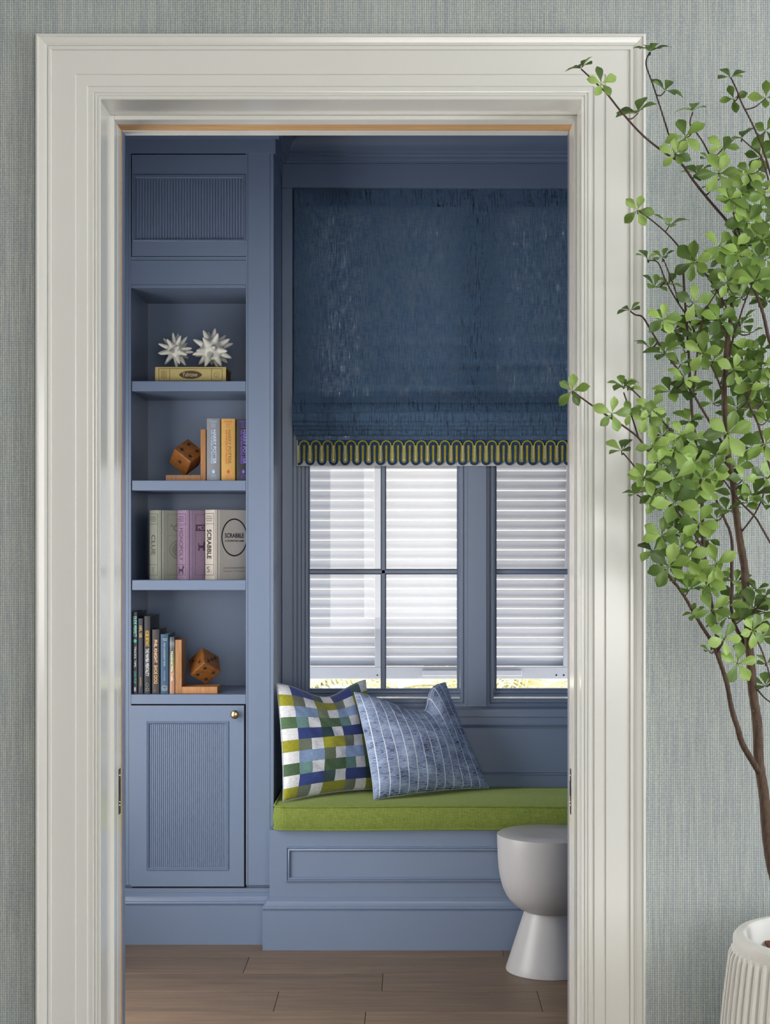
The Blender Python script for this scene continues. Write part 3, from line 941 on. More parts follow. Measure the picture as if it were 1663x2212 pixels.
# ================================================================== PILLOWS
def pillow(name, TL, TR, BL, BR, H, dents, label, kind, n=90, wr=0.006, seed=1.0):
    TL, TR, BL, BR = Vector(TL), Vector(TR), Vector(BL), Vector(BR)
    nrm = ((TR - TL) + (BR - BL)).cross((TL - BL) + (TR - BR)).normalized()
    if nrm.y > 0: nrm = -nrm
    up = ((TL - BL) + (TR - BR)).normalized()
    t = thing(name, (BL + BR) / 2, label, 'pillow')
    def pt(s, r, side):
        a, b = 2 * s - 1, 2 * r - 1
        # edges draw in between the corners
        a2 = a * (1 - 0.055 * (1 - b * b))
        b2 = b * (1 - 0.05 * (1 - a * a))
        s2, r2 = (a2 + 1) / 2, (b2 + 1) / 2
        p = (TL.lerp(TR, s2)).lerp(BL.lerp(BR, s2), 1 - r2)
        e = max(0.0, 1 - a * a) * max(0.0, 1 - b * b)
        h = H * e ** 0.42 * (0.72 + 0.28 * e)
        h *= 1 + 0.25 * (1 - r)                         # filling sits low
        down = 0
        for a0, wl, wr_, dep in dents:
            w = wl if a < a0 else wr_
            k = math.exp(-((a - a0) / w) ** 2)
            top = max(0.0, (b + 0.15) / 1.15) ** 1.7
            down += dep * k * top
            h *= 1 - 0.30 * k * top
            ridge = math.exp(-(((a - a0) / w - 1.5) ** 2) / 0.35) + math.exp(-(((a - a0) / w + 1.5) ** 2) / 0.35)
            h += 0.010 * ridge * top * e ** 0.3
        w_ = wr * (noise.noise(Vector((a * 2.2, b * 2.2, seed))) + 0.5 * noise.noise(Vector((a * 5, b * 5, seed + 3))))
        w_ += 0.5 * wr * noise.noise(Vector(((a + b) * 6, (a - b) * 1.5, seed + 7)))
        return p - up * down + nrm * (side * h + (w_ * e ** 0.3 if side > 0 else 0))
    m = MB()
    for side in (1, -1):
        m.add([pt(i / n, j / n, side) for j in range(n + 1) for i in range(n + 1)],
              [(j * (n + 1) + i, j * (n + 1) + i + 1, (j + 1) * (n + 1) + i + 1, (j + 1) * (n + 1) + i) for j in range(n) for i in range(n)])
    me = bpy.data.meshes.new('cover')
    me.from_pydata(m.v, [], m.f)
    me.uv_layers.new(name='UVMap')
    if kind == 'check': me.color_attributes.new('check', 'FLOAT_COLOR', 'CORNER')
    uvl = me.uv_layers['UVMap']
    attr = me.color_attributes['check'] if kind == 'check' else None
    nv = (n + 1) ** 2
    for poly in me.polygons:
        c = [m_i % nv for m_i in poly.vertices]
        if attr:
            i0, j0 = min(q % (n + 1) for q in c), min(q // (n + 1) for q in c)
            col = check_colour(i0 / n, j0 / n)
        for li, q in zip(poly.loop_indices, c):
            uvl.data[li].uv = ((q % (n + 1)) / n, (q // (n + 1)) / n)
            if attr: attr.data[li].color = col
    bm = bmesh.new(); bm.from_mesh(me)
    bmesh.ops.remove_doubles(bm, verts=bm.verts, dist=1e-5)
    bmesh.ops.recalc_face_normals(bm, faces=bm.faces)
    bm.to_mesh(me); bm.free()
    me.materials.append(M['check'] if kind == 'check' else M['stripe'])
    me.shade_smooth()
    o = bpy.data.objects.new('cover', me); COL.objects.link(o); adopt(o, t)
    edge = [pt(i / 60, 1, 0) for i in range(61)] + [pt(1, 1 - i / 60, 0) for i in range(1, 61)] + [pt(1 - i / 60, 0, 0) for i in range(1, 61)] + [pt(0, i / 60, 0) for i in range(1, 61)]
    MB().tube(edge, 0.0016, 6, caps=False).build('seam', M['seam'], t, smooth=True, angle=180)
    return t

WIDE = [rgb(136, 160, 196), rgb(150, 148, 44), rgb(56, 72, 132), rgb(78, 104, 74)]
MID = [rgb(110, 120, 98), rgb(112, 118, 104), rgb(66, 90, 92), rgb(104, 138, 134)]
ROWS, UN = 10, 9
def check_colour(s, r):
    row = int(r * ROWS + 1e-4)
    unit = int(s * UN + 1e-4)
    k = (row + 1) % 4
    q = (unit + (0 if row % 2 else 2)) % 4
    if q == 0: return rgb(216, 216, 218)
    rr = random.Random(row * 31 + (unit - (q == 2)) * 7)
    base = MID[k] if q == 3 else WIDE[k]
    if k == 2 and q == 3 and rr.random() < 0.5: base = rgb(40, 60, 66)
    f = 0.82 + 0.36 * rr.random()
    return tuple(min(1, c * f) for c in base[:3]) + (1,)

mt, nt, p, out = new_mat('velvet_check')
g = NT(nt)
at_ = g.n('ShaderNodeAttribute', attribute_name='check')
f = g.noise(g.mapping(g.coord('UV'), (40, 90, 1)), 1.0, 4, 0.65)
hs = g.n('ShaderNodeHueSaturation')
g.link(at_.outputs['Color'], hs.inputs['Color'])
g.link(g.math('MULTIPLY_ADD', f, 1.1, 0.5), hs.inputs['Value'])
g.link(hs.outputs[0], p.inputs['Base Color'])
p.inputs['Roughness'].default_value = 0.75
p.inputs['Sheen Weight'].default_value = 0.35
p.inputs['Specular IOR Level'].default_value = 0.15
M['check'] = mt
M['seam'] = linen('pale_seam', rgb(160, 172, 190), rgb(196, 202, 208))

mt, nt, p, out = new_mat('hatched_blue')
g = NT(nt)
uv = g.coord('UV')
sp = g.n('ShaderNodeSeparateXYZ'); g.link(uv, sp.inputs[0])
wob = g.noise(g.mapping(uv, (3, 9, 1)), 1.0, 2)
xx = g.math('MULTIPLY_ADD', wob, 0.10, g.math('MULTIPLY', sp.outputs[0], 12.5))
fx = g.math('ABSOLUTE', g.math('SUBTRACT', g.math('FRACT', xx), 0.5))
line = g.math('LESS_THAN', fx, 0.045)
colid = g.math('FLOOR', g.math('ADD', xx, 0.5))
yy = g.math('ADD', g.math('MULTIPLY', sp.outputs[1], 78.0), g.math('MULTIPLY', g.noise(g.mapping(uv, (26, 6, 1)), 1.0, 2), 0.9))
yy = g.math('ADD', yy, g.math('MULTIPLY', colid, 0.37))
fy = g.math('ABSOLUTE', g.math('SUBTRACT', g.math('FRACT', yy), 0.5))
brk = g.noise(g.mapping(uv, (30, 160, 1)), 1.0, 2)
dash = g.math('MULTIPLY', g.math('LESS_THAN', fy, 0.15), g.math('GREATER_THAN', brk, 0.42))
wash = g.noise(g.mapping(uv, (5, 9, 1)), 1.0, 4, 0.6)
fine = g.noise(g.mapping(uv, (14, 150, 1)), 1.0, 3)
base = g.ramp(g.math('ADD', g.math('MULTIPLY', wash, 0.6), g.math('MULTIPLY', fine, 0.4)), [(0.36, rgb(44, 58, 92)), (0.48, rgb(96, 116, 156)), (0.62, rgb(156, 174, 206))])
col = g.mix(dash, base, rgb(204, 214, 228))
col = g.mix(line, col, rgb(224, 228, 236))
g.link(col, p.inputs['Base Color'])
p.inputs['Roughness'].default_value = 0.85
p.inputs['Specular IOR Level'].default_value = 0.15
M['stripe'] = mt

pillow('throw_pillow', at(596, 1474, 5.74), at(789, 1467, 6.00), at(611, 1731, 5.68), at(832, 1704, 5.93), 0.062,
       [(0.05, 0.60, 0.55, 0.050)], 'velvet check pillow in green, blue, white and lime leaning in the corner', 'check', seed=2.0)
pillow('throw_pillow', at(764, 1492, 5.80), at(962, 1474, 6.00), at(808, 1728, 5.70), at(1056, 1702, 5.93), 0.070,
       [(0.32, 0.80, 0.24, 0.092)], 'blue hatched pillow with pale vertical lines and a chopped top', 'stripe', seed=5.0)

# ================================================================== STOOL
sd = 3500 * 1.4 / (2094 - 1180)
stool = thing('drum_stool', (px(1188, sd), sd, 0), 'pale grey cup-shaped side table on a cone foot', 'side table')
c = (px(1188, sd), sd, 0)
k = sd / F
r0 = 114.5 * k
zt = pz(1800, sd)
zn = pz(1967, sd)
foot = [(0.001, 0.0), (94 * k, 0.0), (95.5 * k, 0.002), (95.5 * k, 0.006)]
foot += [((95.5 + (49 - 95.5) * t / 8) * k, 0.006 + (zn + 0.03 - 0.006) * t / 8) for t in range(1, 9)]
MB().lathe(foot, c, 72, close_top=True).build('foot', M['stool'], stool, smooth=True, angle=40)
hh = zt - zn
bowl = [(0.001, pz(1974, sd)), (28 * k, pz(1973, sd)), (44 * k, pz(1970.5, sd))]
for v_, r_px in ((1966, 56), (1960, 67), (1953, 76.5), (1946, 84), (1938, 90.5), (1930, 95.5), (1917, 101.5), (1903, 106), (1886, 109.5), (1870, 111.5), (1850, 113), (1825, 114), (1806, 114.5)):
    bowl.append((r_px * k, pz(v_, sd)))
bowl += [(r0 - 0.0005, zt - 0.0015), (r0 - 0.003, zt), (r0 * 0.5, zt), (0.001, zt)]
MB().lathe(bowl, c, 72).build('bowl', M['stool'], stool, smooth=True, angle=40)

# ================================================================== WRITING
def text(body, origin, ax, ay, size, mat, parent, align='CENTER', bold=0.0, spacing=1.0, sx=1.0, width=None, name='lettering', lift=0.0004):
    """letters standing 0.3 mm proud of a surface; ax = reading direction, ay = up of the letters"""
    cu_ = bpy.data.curves.new('t', 'FONT')
    cu_.body = body
    cu_.size = 1.0
    cu_.align_x = align
    cu_.align_y = 'CENTER'
    cu_.offset = bold
    cu_.space_character = spacing
    cu_.resolution_u = 3
    tmp = bpy.data.objects.new('t', cu_)
    COL.objects.link(tmp)
    dg = bpy.context.evaluated_depsgraph_get()
    me = bpy.data.meshes.new_from_object(tmp.evaluated_get(dg))
    bpy.data.objects.remove(tmp)
    bpy.data.curves.remove(cu_)
    ax, ay = Vector(ax).normalized(), Vector(ay).normalized()
    az = ax.cross(ay)
    xs = [v.co.x for v in me.vertices]
    ysz = [v.co.y for v in me.vertices]
    w = max(xs) - min(xs)
    cx, cy = (max(xs) + min(xs)) / 2, (max(ysz) + min(ysz)) / 2
    if width: sx = width / (w * size)
    for v in me.vertices:
        px_ = (v.co.x - (cx if align == 'CENTER' else 0)) * size * sx
        py_ = (v.co.y - cy) * size
        v.co = Vector(origin) + ax * px_ + ay * py_ + az * lift
    me.name = name
    me.materials.clear()
    me.materials.append(mat)
    o = bpy.data.objects.new(name, me)
    COL.objects.link(o)
    adopt(o, parent)
    return o

def bar(p, q, w, nrm, mat, parent, name='rule', lift=0.0003):
    p, q, nrm = Vector(p), Vector(q), Vector(nrm).normalized()
    d = (q - p).normalized()
    s = nrm.cross(d).normalized() * w / 2
    e = d * w / 2
    o = nrm * lift
    return MB().add([p - e - s + o, q + e - s + o, q + e + s + o, p - e + s + o], [(0, 1, 2, 3)]).build(name, mat, parent)

def ink_rect(c, ax, ay, w, h, lw, nrm, mat, parent):
    """printed rectangle outline as one flat frame"""
    c, ax, ay, nrm = Vector(c), Vector(ax).normalized(), Vector(ay).normalized(), Vector(nrm).normalized()
    m = MB()
    def pnt(x, y): return c + ax * x + ay * y + nrm * 0.0003
    o = [pnt(-w / 2, -h / 2), pnt(w / 2, -h / 2), pnt(w / 2, h / 2), pnt(-w / 2, h / 2)]
    i = [pnt(-w / 2 + lw, -h / 2 + lw), pnt(w / 2 - lw, -h / 2 + lw), pnt(w / 2 - lw, h / 2 - lw), pnt(-w / 2 + lw, h / 2 - lw)]
    m.add(o + i, [(k, (k + 1) % 4, 4 + (k + 1) % 4, 4 + k) for k in range(4)])
    return m.build('printed_frame', mat, parent)

def ink_ellipse(c, ax, ay, rx, ry, lw, nrm, mat, parent, fill=False, name='printed_oval', point=0.0):
    c, ax, ay, nrm = Vector(c), Vector(ax).normalized(), Vector(ay).normalized(), Vector(nrm).normalized()
    m = MB()
    n = 40
    def pnt(a, s):
        x, y = math.cos(a), math.sin(a)
        if point: y = math.copysign(abs(y) ** (1 + point), y)
        return c + ax * x * (rx - s) + ay * y * (ry - s) + nrm * 0.00025
    o = [pnt(2 * math.pi * k / n, 0) for k in range(n)]
    if fill:
        m.add(o, [tuple(range(n))])
    else:
        i = [pnt(2 * math.pi * k / n, lw) for k in range(n)]
        m.add(o + i, [(k, (k + 1) % n, n + (k + 1) % n, n + k) for k in range(n)])
    return m.build(name, mat, parent)

def ink_poly(pts, c, ax, ay, sc, nrm, mat, parent, name='emblem'):
    c, ax, ay, nrm = Vector(c), Vector(ax).normalized(), Vector(ay).normalized(), Vector(nrm).normalized()
    return MB().add([c + ax * x * sc + ay * y * sc + nrm * 0.0004 for x, y in pts], [tuple(range(len(pts)))]).build(name, mat, parent)

X_, Y_, Z_ = Vector((1, 0, 0)), Vector((0, 1, 0)), Vector((0, 0, 1))
INK = {}
def ink(name, r, g_, b, rough=0.6, metal=0.0):
    if name not in INK: INK[name] = flat('ink_' + name, rgb(r, g_, b), rough, metal)
    return INK[name]

def a_book(x0, x1, y, z0, z1, depth, cover, label, name='book', cat='book', group=None, taper=0.0):
    """spine towards the viewer: cover case of spine and two boards, page block inside"""
    t = thing(name, ((x0 + x1) / 2, y, z0), label, cat, group)
    th = 0.002
    m = MB()
    r = 0.0025
    sp = [(x0, y + depth), (x0, y + r * 1.6), (x0 + r * 0.5, y + r * 0.5), (x0 + r * 1.6, y), (x1 - r * 1.6, y), (x1 - r * 0.5, y + r * 0.5), (x1, y + r * 1.6), (x1, y + depth),
          (x1 - th, y + depth), (x1 - th, y + 0.004), (x0 + th, y + 0.004), (x0 + th, y + depth)]
    k = len(sp)
    m.add([(a, b, z0) for a, b in sp] + [(a, b, z1) for a, b in sp], [(i, (i + 1) % k, k + (i + 1) % k, k + i) for i in range(k)] + [tuple(range(k)), tuple(range(2 * k - 1, k - 1, -1))])
    m.build('cover', cover, t, smooth=True, angle=35)
    MB().box(x0 + th + 0.0002, x1 - th - 0.0002, y + 0.0042, y + depth - 0.003, z0 + 0.003, z1 - 0.003).build('page_block', M['page'], t)
    return t

# ---- three thick storybooks beside the upper bookend
D2 = 5.745
z0 = SH[1] + 0.0002
ztop = pz(904, D2)
HP = [(446, 476, (132, 130, 134), (150, 205, 240), 'AND THE ORDER OF THE PHOENIX', (190, 214, 236), 'thick grey storybook with pale blue foil title, next to the upper bookend'),
      (477.5, 508.5, (196, 152, 74), (196, 70, 40), 'AND THE DEATHLY HALLOWS', (140, 92, 40), 'thick golden yellow storybook with red and brown title'),
      (510, 541, (36, 32, 40), (110, 84, 190), 'AND THE HALF-BLOOD PRINCE', (140, 110, 210), 'thick black storybook with violet foil title, half behind the pillar')]
for i, (u0, u1, cv, c2, sub, c1, lab) in enumerate(HP):
    x0, x1 = px(u0, D2), px(u1, D2) - 0.0006
    if i == 2: x1 = min(x1, NX1 - 0.002 + 0.012)
    x1 = min(x1, NX1 - 0.001) if i == 2 else x1
    bmat = flat('board_cover_%d' % i, rgb(*cv), 0.55)
    t = a_book(x0, x1, D2, z0, ztop - i * 0.001, 0.150, bmat, lab, group='storybooks on the second shelf')
    w = px(u1, D2) - x0
    xm = x0 + w * 0.5
    A, Bk = ink('hpa%d' % i, *c1, 0.35, 0.3), ink('hpb%d' % i, *c2, 0.35, 0.3)
    H = ztop - z0
    yy_ = D2
    def P_(fx_, fz): return (x0 + w * fx_, yy_, z0 + H * fz)
    text('ROWLING', P_(0.5, 0.955), X_, Z_, 0.0075, Bk, t, width=w * 0.5)
    bar(P_(0.25, 0.935), P_(0.75, 0.935), 0.0006, -Y_, Bk, t)
    ink_rect(P_(0.5, 0.885), X_, Z_, w * 0.27, w * 0.27, 0.0009, -Y_, Bk, t)
    text(str((5, 7, 6)[i]), P_(0.5, 0.885), X_, Z_, 0.010, Bk, t)
    text('HARRY POTTER', P_(0.585, 0.545), -Z_, X_, 0.0155, A, t, bold=0.012, width=H * 0.55)
    text(sub, P_(0.375, 0.545), -Z_, X_, 0.0088, Bk, t, bold=0.012, width=H * 0.55)
    house = [(-0.35, -0.5), (0.35, -0.5), (0.35, 0.0), (0.55, 0.0), (0.2, 0.32), (0.2, 0.5), (0, 0.62), (-0.2, 0.5), (-0.2, 0.32), (-0.55, 0.0), (-0.35, 0.0)]
    ink_poly(house, P_(0.5, 0.145), X_, Z_, 0.0125, -Y_, Bk, t)
    for fz, ww in ((0.085, 0.34), (0.058, 0.42), (0.028, 0.5)):
        bar(P_(0.5 - ww / 2, fz), P_(0.5 + ww / 2, fz), 0.0011, -Y_, Bk, t)

# ---- game box lying on the top shelf, spine outwards
D1 = 5.755
z0 = SH[0] + 0.0003
x0, x1 = px(335, D1), px(488, D1)
z1 = pz(792.5, D1)
tan = flat('tan_case', rgb(196, 176, 112), 0.7)
dk = ink('darkbrown', 74, 58, 34)
t = thing('game_box', ((x0 + x1) / 2, D1, z0), 'tan book-shaped game box lying flat under two spiky balls', 'game box')
m = MB()
m.box(x0, x1, D1 + 0.004, D1 + 0.19, z0, z0 + 0.004).box(x0, x1, D1 + 0.004, D1 + 0.19, z1 - 0.004, z1)
kk = 8
sp = [(D1 + 0.004 * (1 - math.sin(math.pi * q / kk)), z0 + (z1 - z0) * q / kk) for q in range(kk + 1)]
sp += [(D1 + 0.008, z1), (D1 + 0.008, z0)]
n = len(sp)
m.add([(x0, a, b) for a, b in sp] + [(x1, a, b) for a, b in sp], [(i, (i + 1) % n, n + (i + 1) % n, n + i) for i in range(n)] + [tuple(range(n)), tuple(range(2 * n - 1, n - 1, -1))])
m.build('case', tan, t, smooth=True, angle=40)
MB().box(x0 + 0.004, x1 - 0.004, D1 + 0.009, D1 + 0.186, z0 + 0.0042, z1 - 0.0042).build('inner_tray', flat('tan_tray', rgb(120, 96, 60), 0.8), t)
H, W = z1 - z0, x1 - x0
def P_(fx_, fz): return (x0 + W * fx_, D1 - 0.0003, z0 + H * fz)
ink_rect(P_(0.5, 0.48), X_, Z_, W * 0.90, H * 0.82, 0.0011, -Y_, dk, t)
for fx_ in (0.205, 0.795):
    bar(P_(fx_, 0.08), P_(fx_, 0.88), 0.0011, -Y_, dk, t)
ink_ellipse(P_(0.5, 0.47), X_, Z_, W * 0.162, H * 0.27, 0, -Y_, dk, t, fill=True, point=0.25)
text('Yahtzee', P_(0.49, 0.49), X_, Z_, 0.021, ink('tanlight', 214, 196, 140), t, width=W * 0.21, lift=0.0008)
for q, s_ in enumerate(('VINTAGE', 'BOOKSHELF', 'EDITION')):
    text(s_, P_(0.095 + 0.029 * q, 0.47), Z_, -X_, 0.0062, dk, t, width=H * (0.5, 0.62, 0.46)[q])
ink_ellipse(P_(0.865, 0.47), X_, Z_, H * 0.165, H * 0.165, 0.0008, -Y_, dk, t)
for a in (30, 150, 270):
    v = Vector((math.cos(math.radians(a)), 0, math.sin(math.radians(a)))) * H * 0.16
    bar(Vector(P_(0.865, 0.47)), Vector(P_(0.865, 0.47)) + v, 0.0006, -Y_, dk, t)
ZBOX = z1

# ---- two spiky ceramic balls on it
def urchin(u, v, y, body_r, spike, n, label, seed, rest):
    rnd = random.Random(seed)
    c = Vector((px(u, y), y, 0))
    dirs = []
    ga = math.pi * (3 - math.sqrt(5))
    rot = Matrix.Rotation(rnd.random() * 6, 3, 'Z') @ Matrix.Rotation(0.5 + rnd.random(), 3, 'X')
    for i in range(n):
        z = 1 - 2 * (i + 0.5) / n
        r = math.sqrt(1 - z * z)
        d = rot @ Vector((r * math.cos(ga * i), r * math.sin(ga * i), z))
        dirs.append((d + Vector((rnd.uniform(-.1, .1), rnd.uniform(-.1, .1), rnd.uniform(-.1, .1)))).normalized())
    bm = bmesh.new()
    bmesh.ops.create_icosphere(bm, subdivisions=6, radius=1.0)
    for w in bm.verts:
        d = w.co.normalized()
        best = max(d.dot(q) for q in dirs)
        ang = math.acos(min(1, best))
        x = ang / 0.30
        s = max(0.0, 1 - x) ** 1.15 if x < 1 else 0
        tip = 1 - math.exp(-(s * 1.25) ** 1.0 * 1.0)
        w.co = d * (body_r + spike * (1.10 * s ** 1.3 * (1 - 0.16 * s ** 5) + 0.06 * max(0.0, 1 - ang / 0.42)))
    zmin = min(w.co.z for w in bm.verts)
    me = bpy.data.meshes.new('spiky_ball')
    for w in bm.verts:
        w.co += c + Vector((0, 0, rest - zmin - 0.0006))
    bm.to_mesh(me); bm.free()
    me.materials.append(M['ceramic'])
    me.shade_smooth()
    o = bpy.data.objects.new('spiky_ball', me)
    COL.objects.link(o)
    tag(o, label, 'ornament', 'spiky ceramic balls on the top shelf')
urchin(379, 763, 5.805, 0.031, 0.036, 26, 'smaller white ceramic ball with spikes, on the tan box', 5, ZBOX)
urchin(459, 749, 5.815, 0.042, 0.036, 26, 'larger white ceramic ball with spikes, on the tan box', 11, ZBOX)

# ---- bookends with a wooden die
def cube_axes(e1, e2, e3):
    """orthonormal axes from three picture-plane edges (right, down, away)"""
    v = [Vector((a, c_, -b)) for a, b, c_ in (e1, e2, e3)]
    a = v[0].normalized()
    b = (v[1] - a * v[1].dot(a)).normalized()
    c_ = a.cross(b)
    if c_.dot(v[2]) < 0: c_ = -c_
    return a, b, c_

def bookend(label, y, u_up, v_up, u_base, v_base, depth, corner, e, size, pips):
    z0_ = None
    xa, xb = sorted((px(u_up[0], y), px(u_up[1], y)))
    x2, x3 = sorted((px(u_base[0], y), px(u_base[1], y)))
    zb_ = v_base[1]
    t = thing('die_bookend', ((xa + x2) / 2, y, zb_), label, 'bookend', 'bookends with wooden dice')
    MB().box(xa, xb, y, y + depth, zb_ + 0.0002, pz(v_up, y)).build('upright', M['bookend'], t, bevel=0.001)
    if x2 < xa: x3 = xa - 0.0001
    else: x2 = xb + 0.0001
    MB().box(x2, x3, y, y + depth, zb_ + 0.0002, pz(v_base[0], y)).build('base', M['bookend'], t, bevel=0.001)
    A = cube_axes(*e)
    o = Vector(corner)
    m = MB()
    P = [o + A[0] * (i * size) + A[1] * (j * size) + A[2] * (k_ * size) for k_ in (0, 1) for j in (0, 1) for i in (0, 1)]
    m.add(P, [(0, 2, 3, 1), (4, 5, 7, 6), (0, 1, 5, 4), (2, 6, 7, 3), (0, 4, 6, 2), (1, 3, 7, 5)])
    d = m.build('die', M['die'], t, bevel=0.0040, bseg=3, smooth=True, angle=60)
    for (i, j, spots) in pips:
        k_ = 3 - i - j
        nv = -A[k_]
        for a, b in spots:
            c_ = o + A[i] * (a * size) + A[j] * (b * size)
            MB().tube([c_ + nv * 0.0007, c_ - nv * 0.002], size * 0.085, 18).build('pip', M['pip'], d)
    return t
S4 = [(0.25, 0.25), (0.75, 0.25), (0.25, 0.75), (0.75, 0.75)]
yb = 5.76
sz = 0.079
# corners given for the near corner of each die
A = cube_axes((37, 30, -7), (26, -24, 32), (-15, 28, 35))
cz = SH[1] + (1038 - 1026) * yb / F + 0.0006
cor = at(376, 970, yb + 0.012)
low = min((cor + A[0] * (i * sz) + A[1] * (j * sz) + A[2] * (k_ * sz)).z for i in (0, 1) for j in (0, 1) for k_ in (0, 1))
cor.z += cz - low - 0.0015
bookend('honey wood bookend with a die, left of the storybooks', yb, (433, 444.5), 927, (358, 433), (1026, SH[1]), 0.10, cor,
        ((37, 30, -7), (26, -24, 32), (-15, 28, 35)), sz, [(0, 1, S4), (0, 2, [(0.5, 0.45)]), (1, 2, [(0.3, 0.3), (0.5, 0.5), (0.7, 0.7)])])
yb = 5.765
A3 = ((-230, 200, 118), (225, 150, 184), (-75, -205, 243))
A = cube_axes(*A3)
cor = at(441.5, 1429, yb - 0.002)
cz = SH[3] + (1498.7 - 1483.5) * yb / F + 0.0006
low = min((cor + A[0] * (i * sz) + A[1] * (j * sz) + A[2] * (k_ * sz)).z for i in (0, 1) for j in (0, 1) for k_ in (0, 1))
cor.z += cz - low - 0.0015
bookend('honey wood bookend with a die, holding up the row of dark books', yb - 0.02, (378, 392.5), 1382, (392.5, 469.5), (1483.5, SH[3]), 0.12, cor,
        A3, sz, [(0, 1, S4), (0, 2, [(0.3, 0.3), (0.7, 0.7)]), (1, 2, [(0.28, 0.28), (0.5, 0.5), (0.72, 0.72)])])

# ---- three cloth-bound game boxes turned on the third shelf
def game_box(ul, ur, hz0, hv1, col, label, decorate):
    th = math.radians(45)
    y = 5.775
    z0_ = SH[2] + 0.0002
    z1_ = pz(hv1, y)
    sx = Vector((math.cos(th), -math.sin(th), 0))       # along the spine, left to right
    cx_ = Vector((math.sin(th), math.cos(th), 0))       # along the cover, away from the spine
    near = Vector((px(ur, y), y, 0))
    w = (px(ur, y) - px(ul, y)) / math.cos(th) * 0.985
    o = near - sx * w
    t = thing('game_box', (near.x, near.y, z0_), label, 'game box', 'cloth-bound game boxes')
    D = 0.158
    mat = flat('case_' + str(col), rgb(*col), 0.75)
    m = MB()
    # case: rounded spine, two covers with a hinge groove
    pr = [(0, D), (0, 0.016), (0.0, 0.012), (0.003, 0.003), (0.010, 0.0), (w - 0.010, 0.0), (w - 0.003, 0.003), (w, 0.012), (w - 0.0022, 0.015), (w - 0.0022, 0.019), (w, 0.021), (w, D),
          (w - 0.003, D), (w - 0.004, 0.008), (0.004, 0.008), (0.003, D)]
    k_ = len(pr)
    P = [o + sx * a + cx_ * b for a, b in pr]
    m.add([(p_.x, p_.y, z0_) for p_ in P] + [(p_.x, p_.y, z1_) for p_ in P], [(i, (i + 1) % k_, k_ + (i + 1) % k_, k_ + i) for i in range(k_)] + [tuple(range(k_)), tuple(range(2 * k_ - 1, k_ - 1, -1))])
    m.build('case', mat, t, smooth=True, angle=35)
    mb = MB()
    q = [o + sx * a + cx_ * b for a, b in ((0.0045, 0.0085), (w - 0.0045, 0.0085), (w - 0.0045, D - 0.004), (0.0045, D - 0.004))]
    mb.add([(p_.x, p_.y, z0_ + 0.004) for p_ in q] + [(p_.x, p_.y, z1_ - 0.004) for p_ in q], [(0, 1, 5, 4), (1, 2, 6, 5), (2, 3, 7, 6), (3, 0, 4, 7), (0, 1, 2, 3), (4, 5, 6, 7)])
    mb.build('inner_tray', M['page'], t)
    H = z1_ - z0_
    sp = lambda fx_, fz: o + sx * (w * fx_) - cx_ * 0.0002 + Vector((0, 0, z0_ + H * fz))       # on the spine
    cv = lambda b, fz: o + sx * (w + 0.0002) + cx_ * b + Vector((0, 0, z0_ + H * fz))           # on the cover, b metres in
    decorate(t, sp, cv, sx, cx_, w, H, D)

def spine_frame(t, sp, sx, cx_, w, H, mat):
    ink_rect(sp(0.5, 0.505), sx, Z_, w * 0.84, H * 0.89, 0.0012, -cx_, mat, t)
    for fz in (0.80, 0.215):
        bar(sp(0.1, fz), sp(0.9, fz), 0.0012, -cx_, mat, t)
    for q, s_ in enumerate(('VINTAGE', 'BOOKSHELF', 'EDITION')):
        text(s_, sp(0.5, 0.905 - 0.031 * q), sx, Z_, 0.0055, mat, t, width=w * (0.5, 0.62, 0.5)[q])

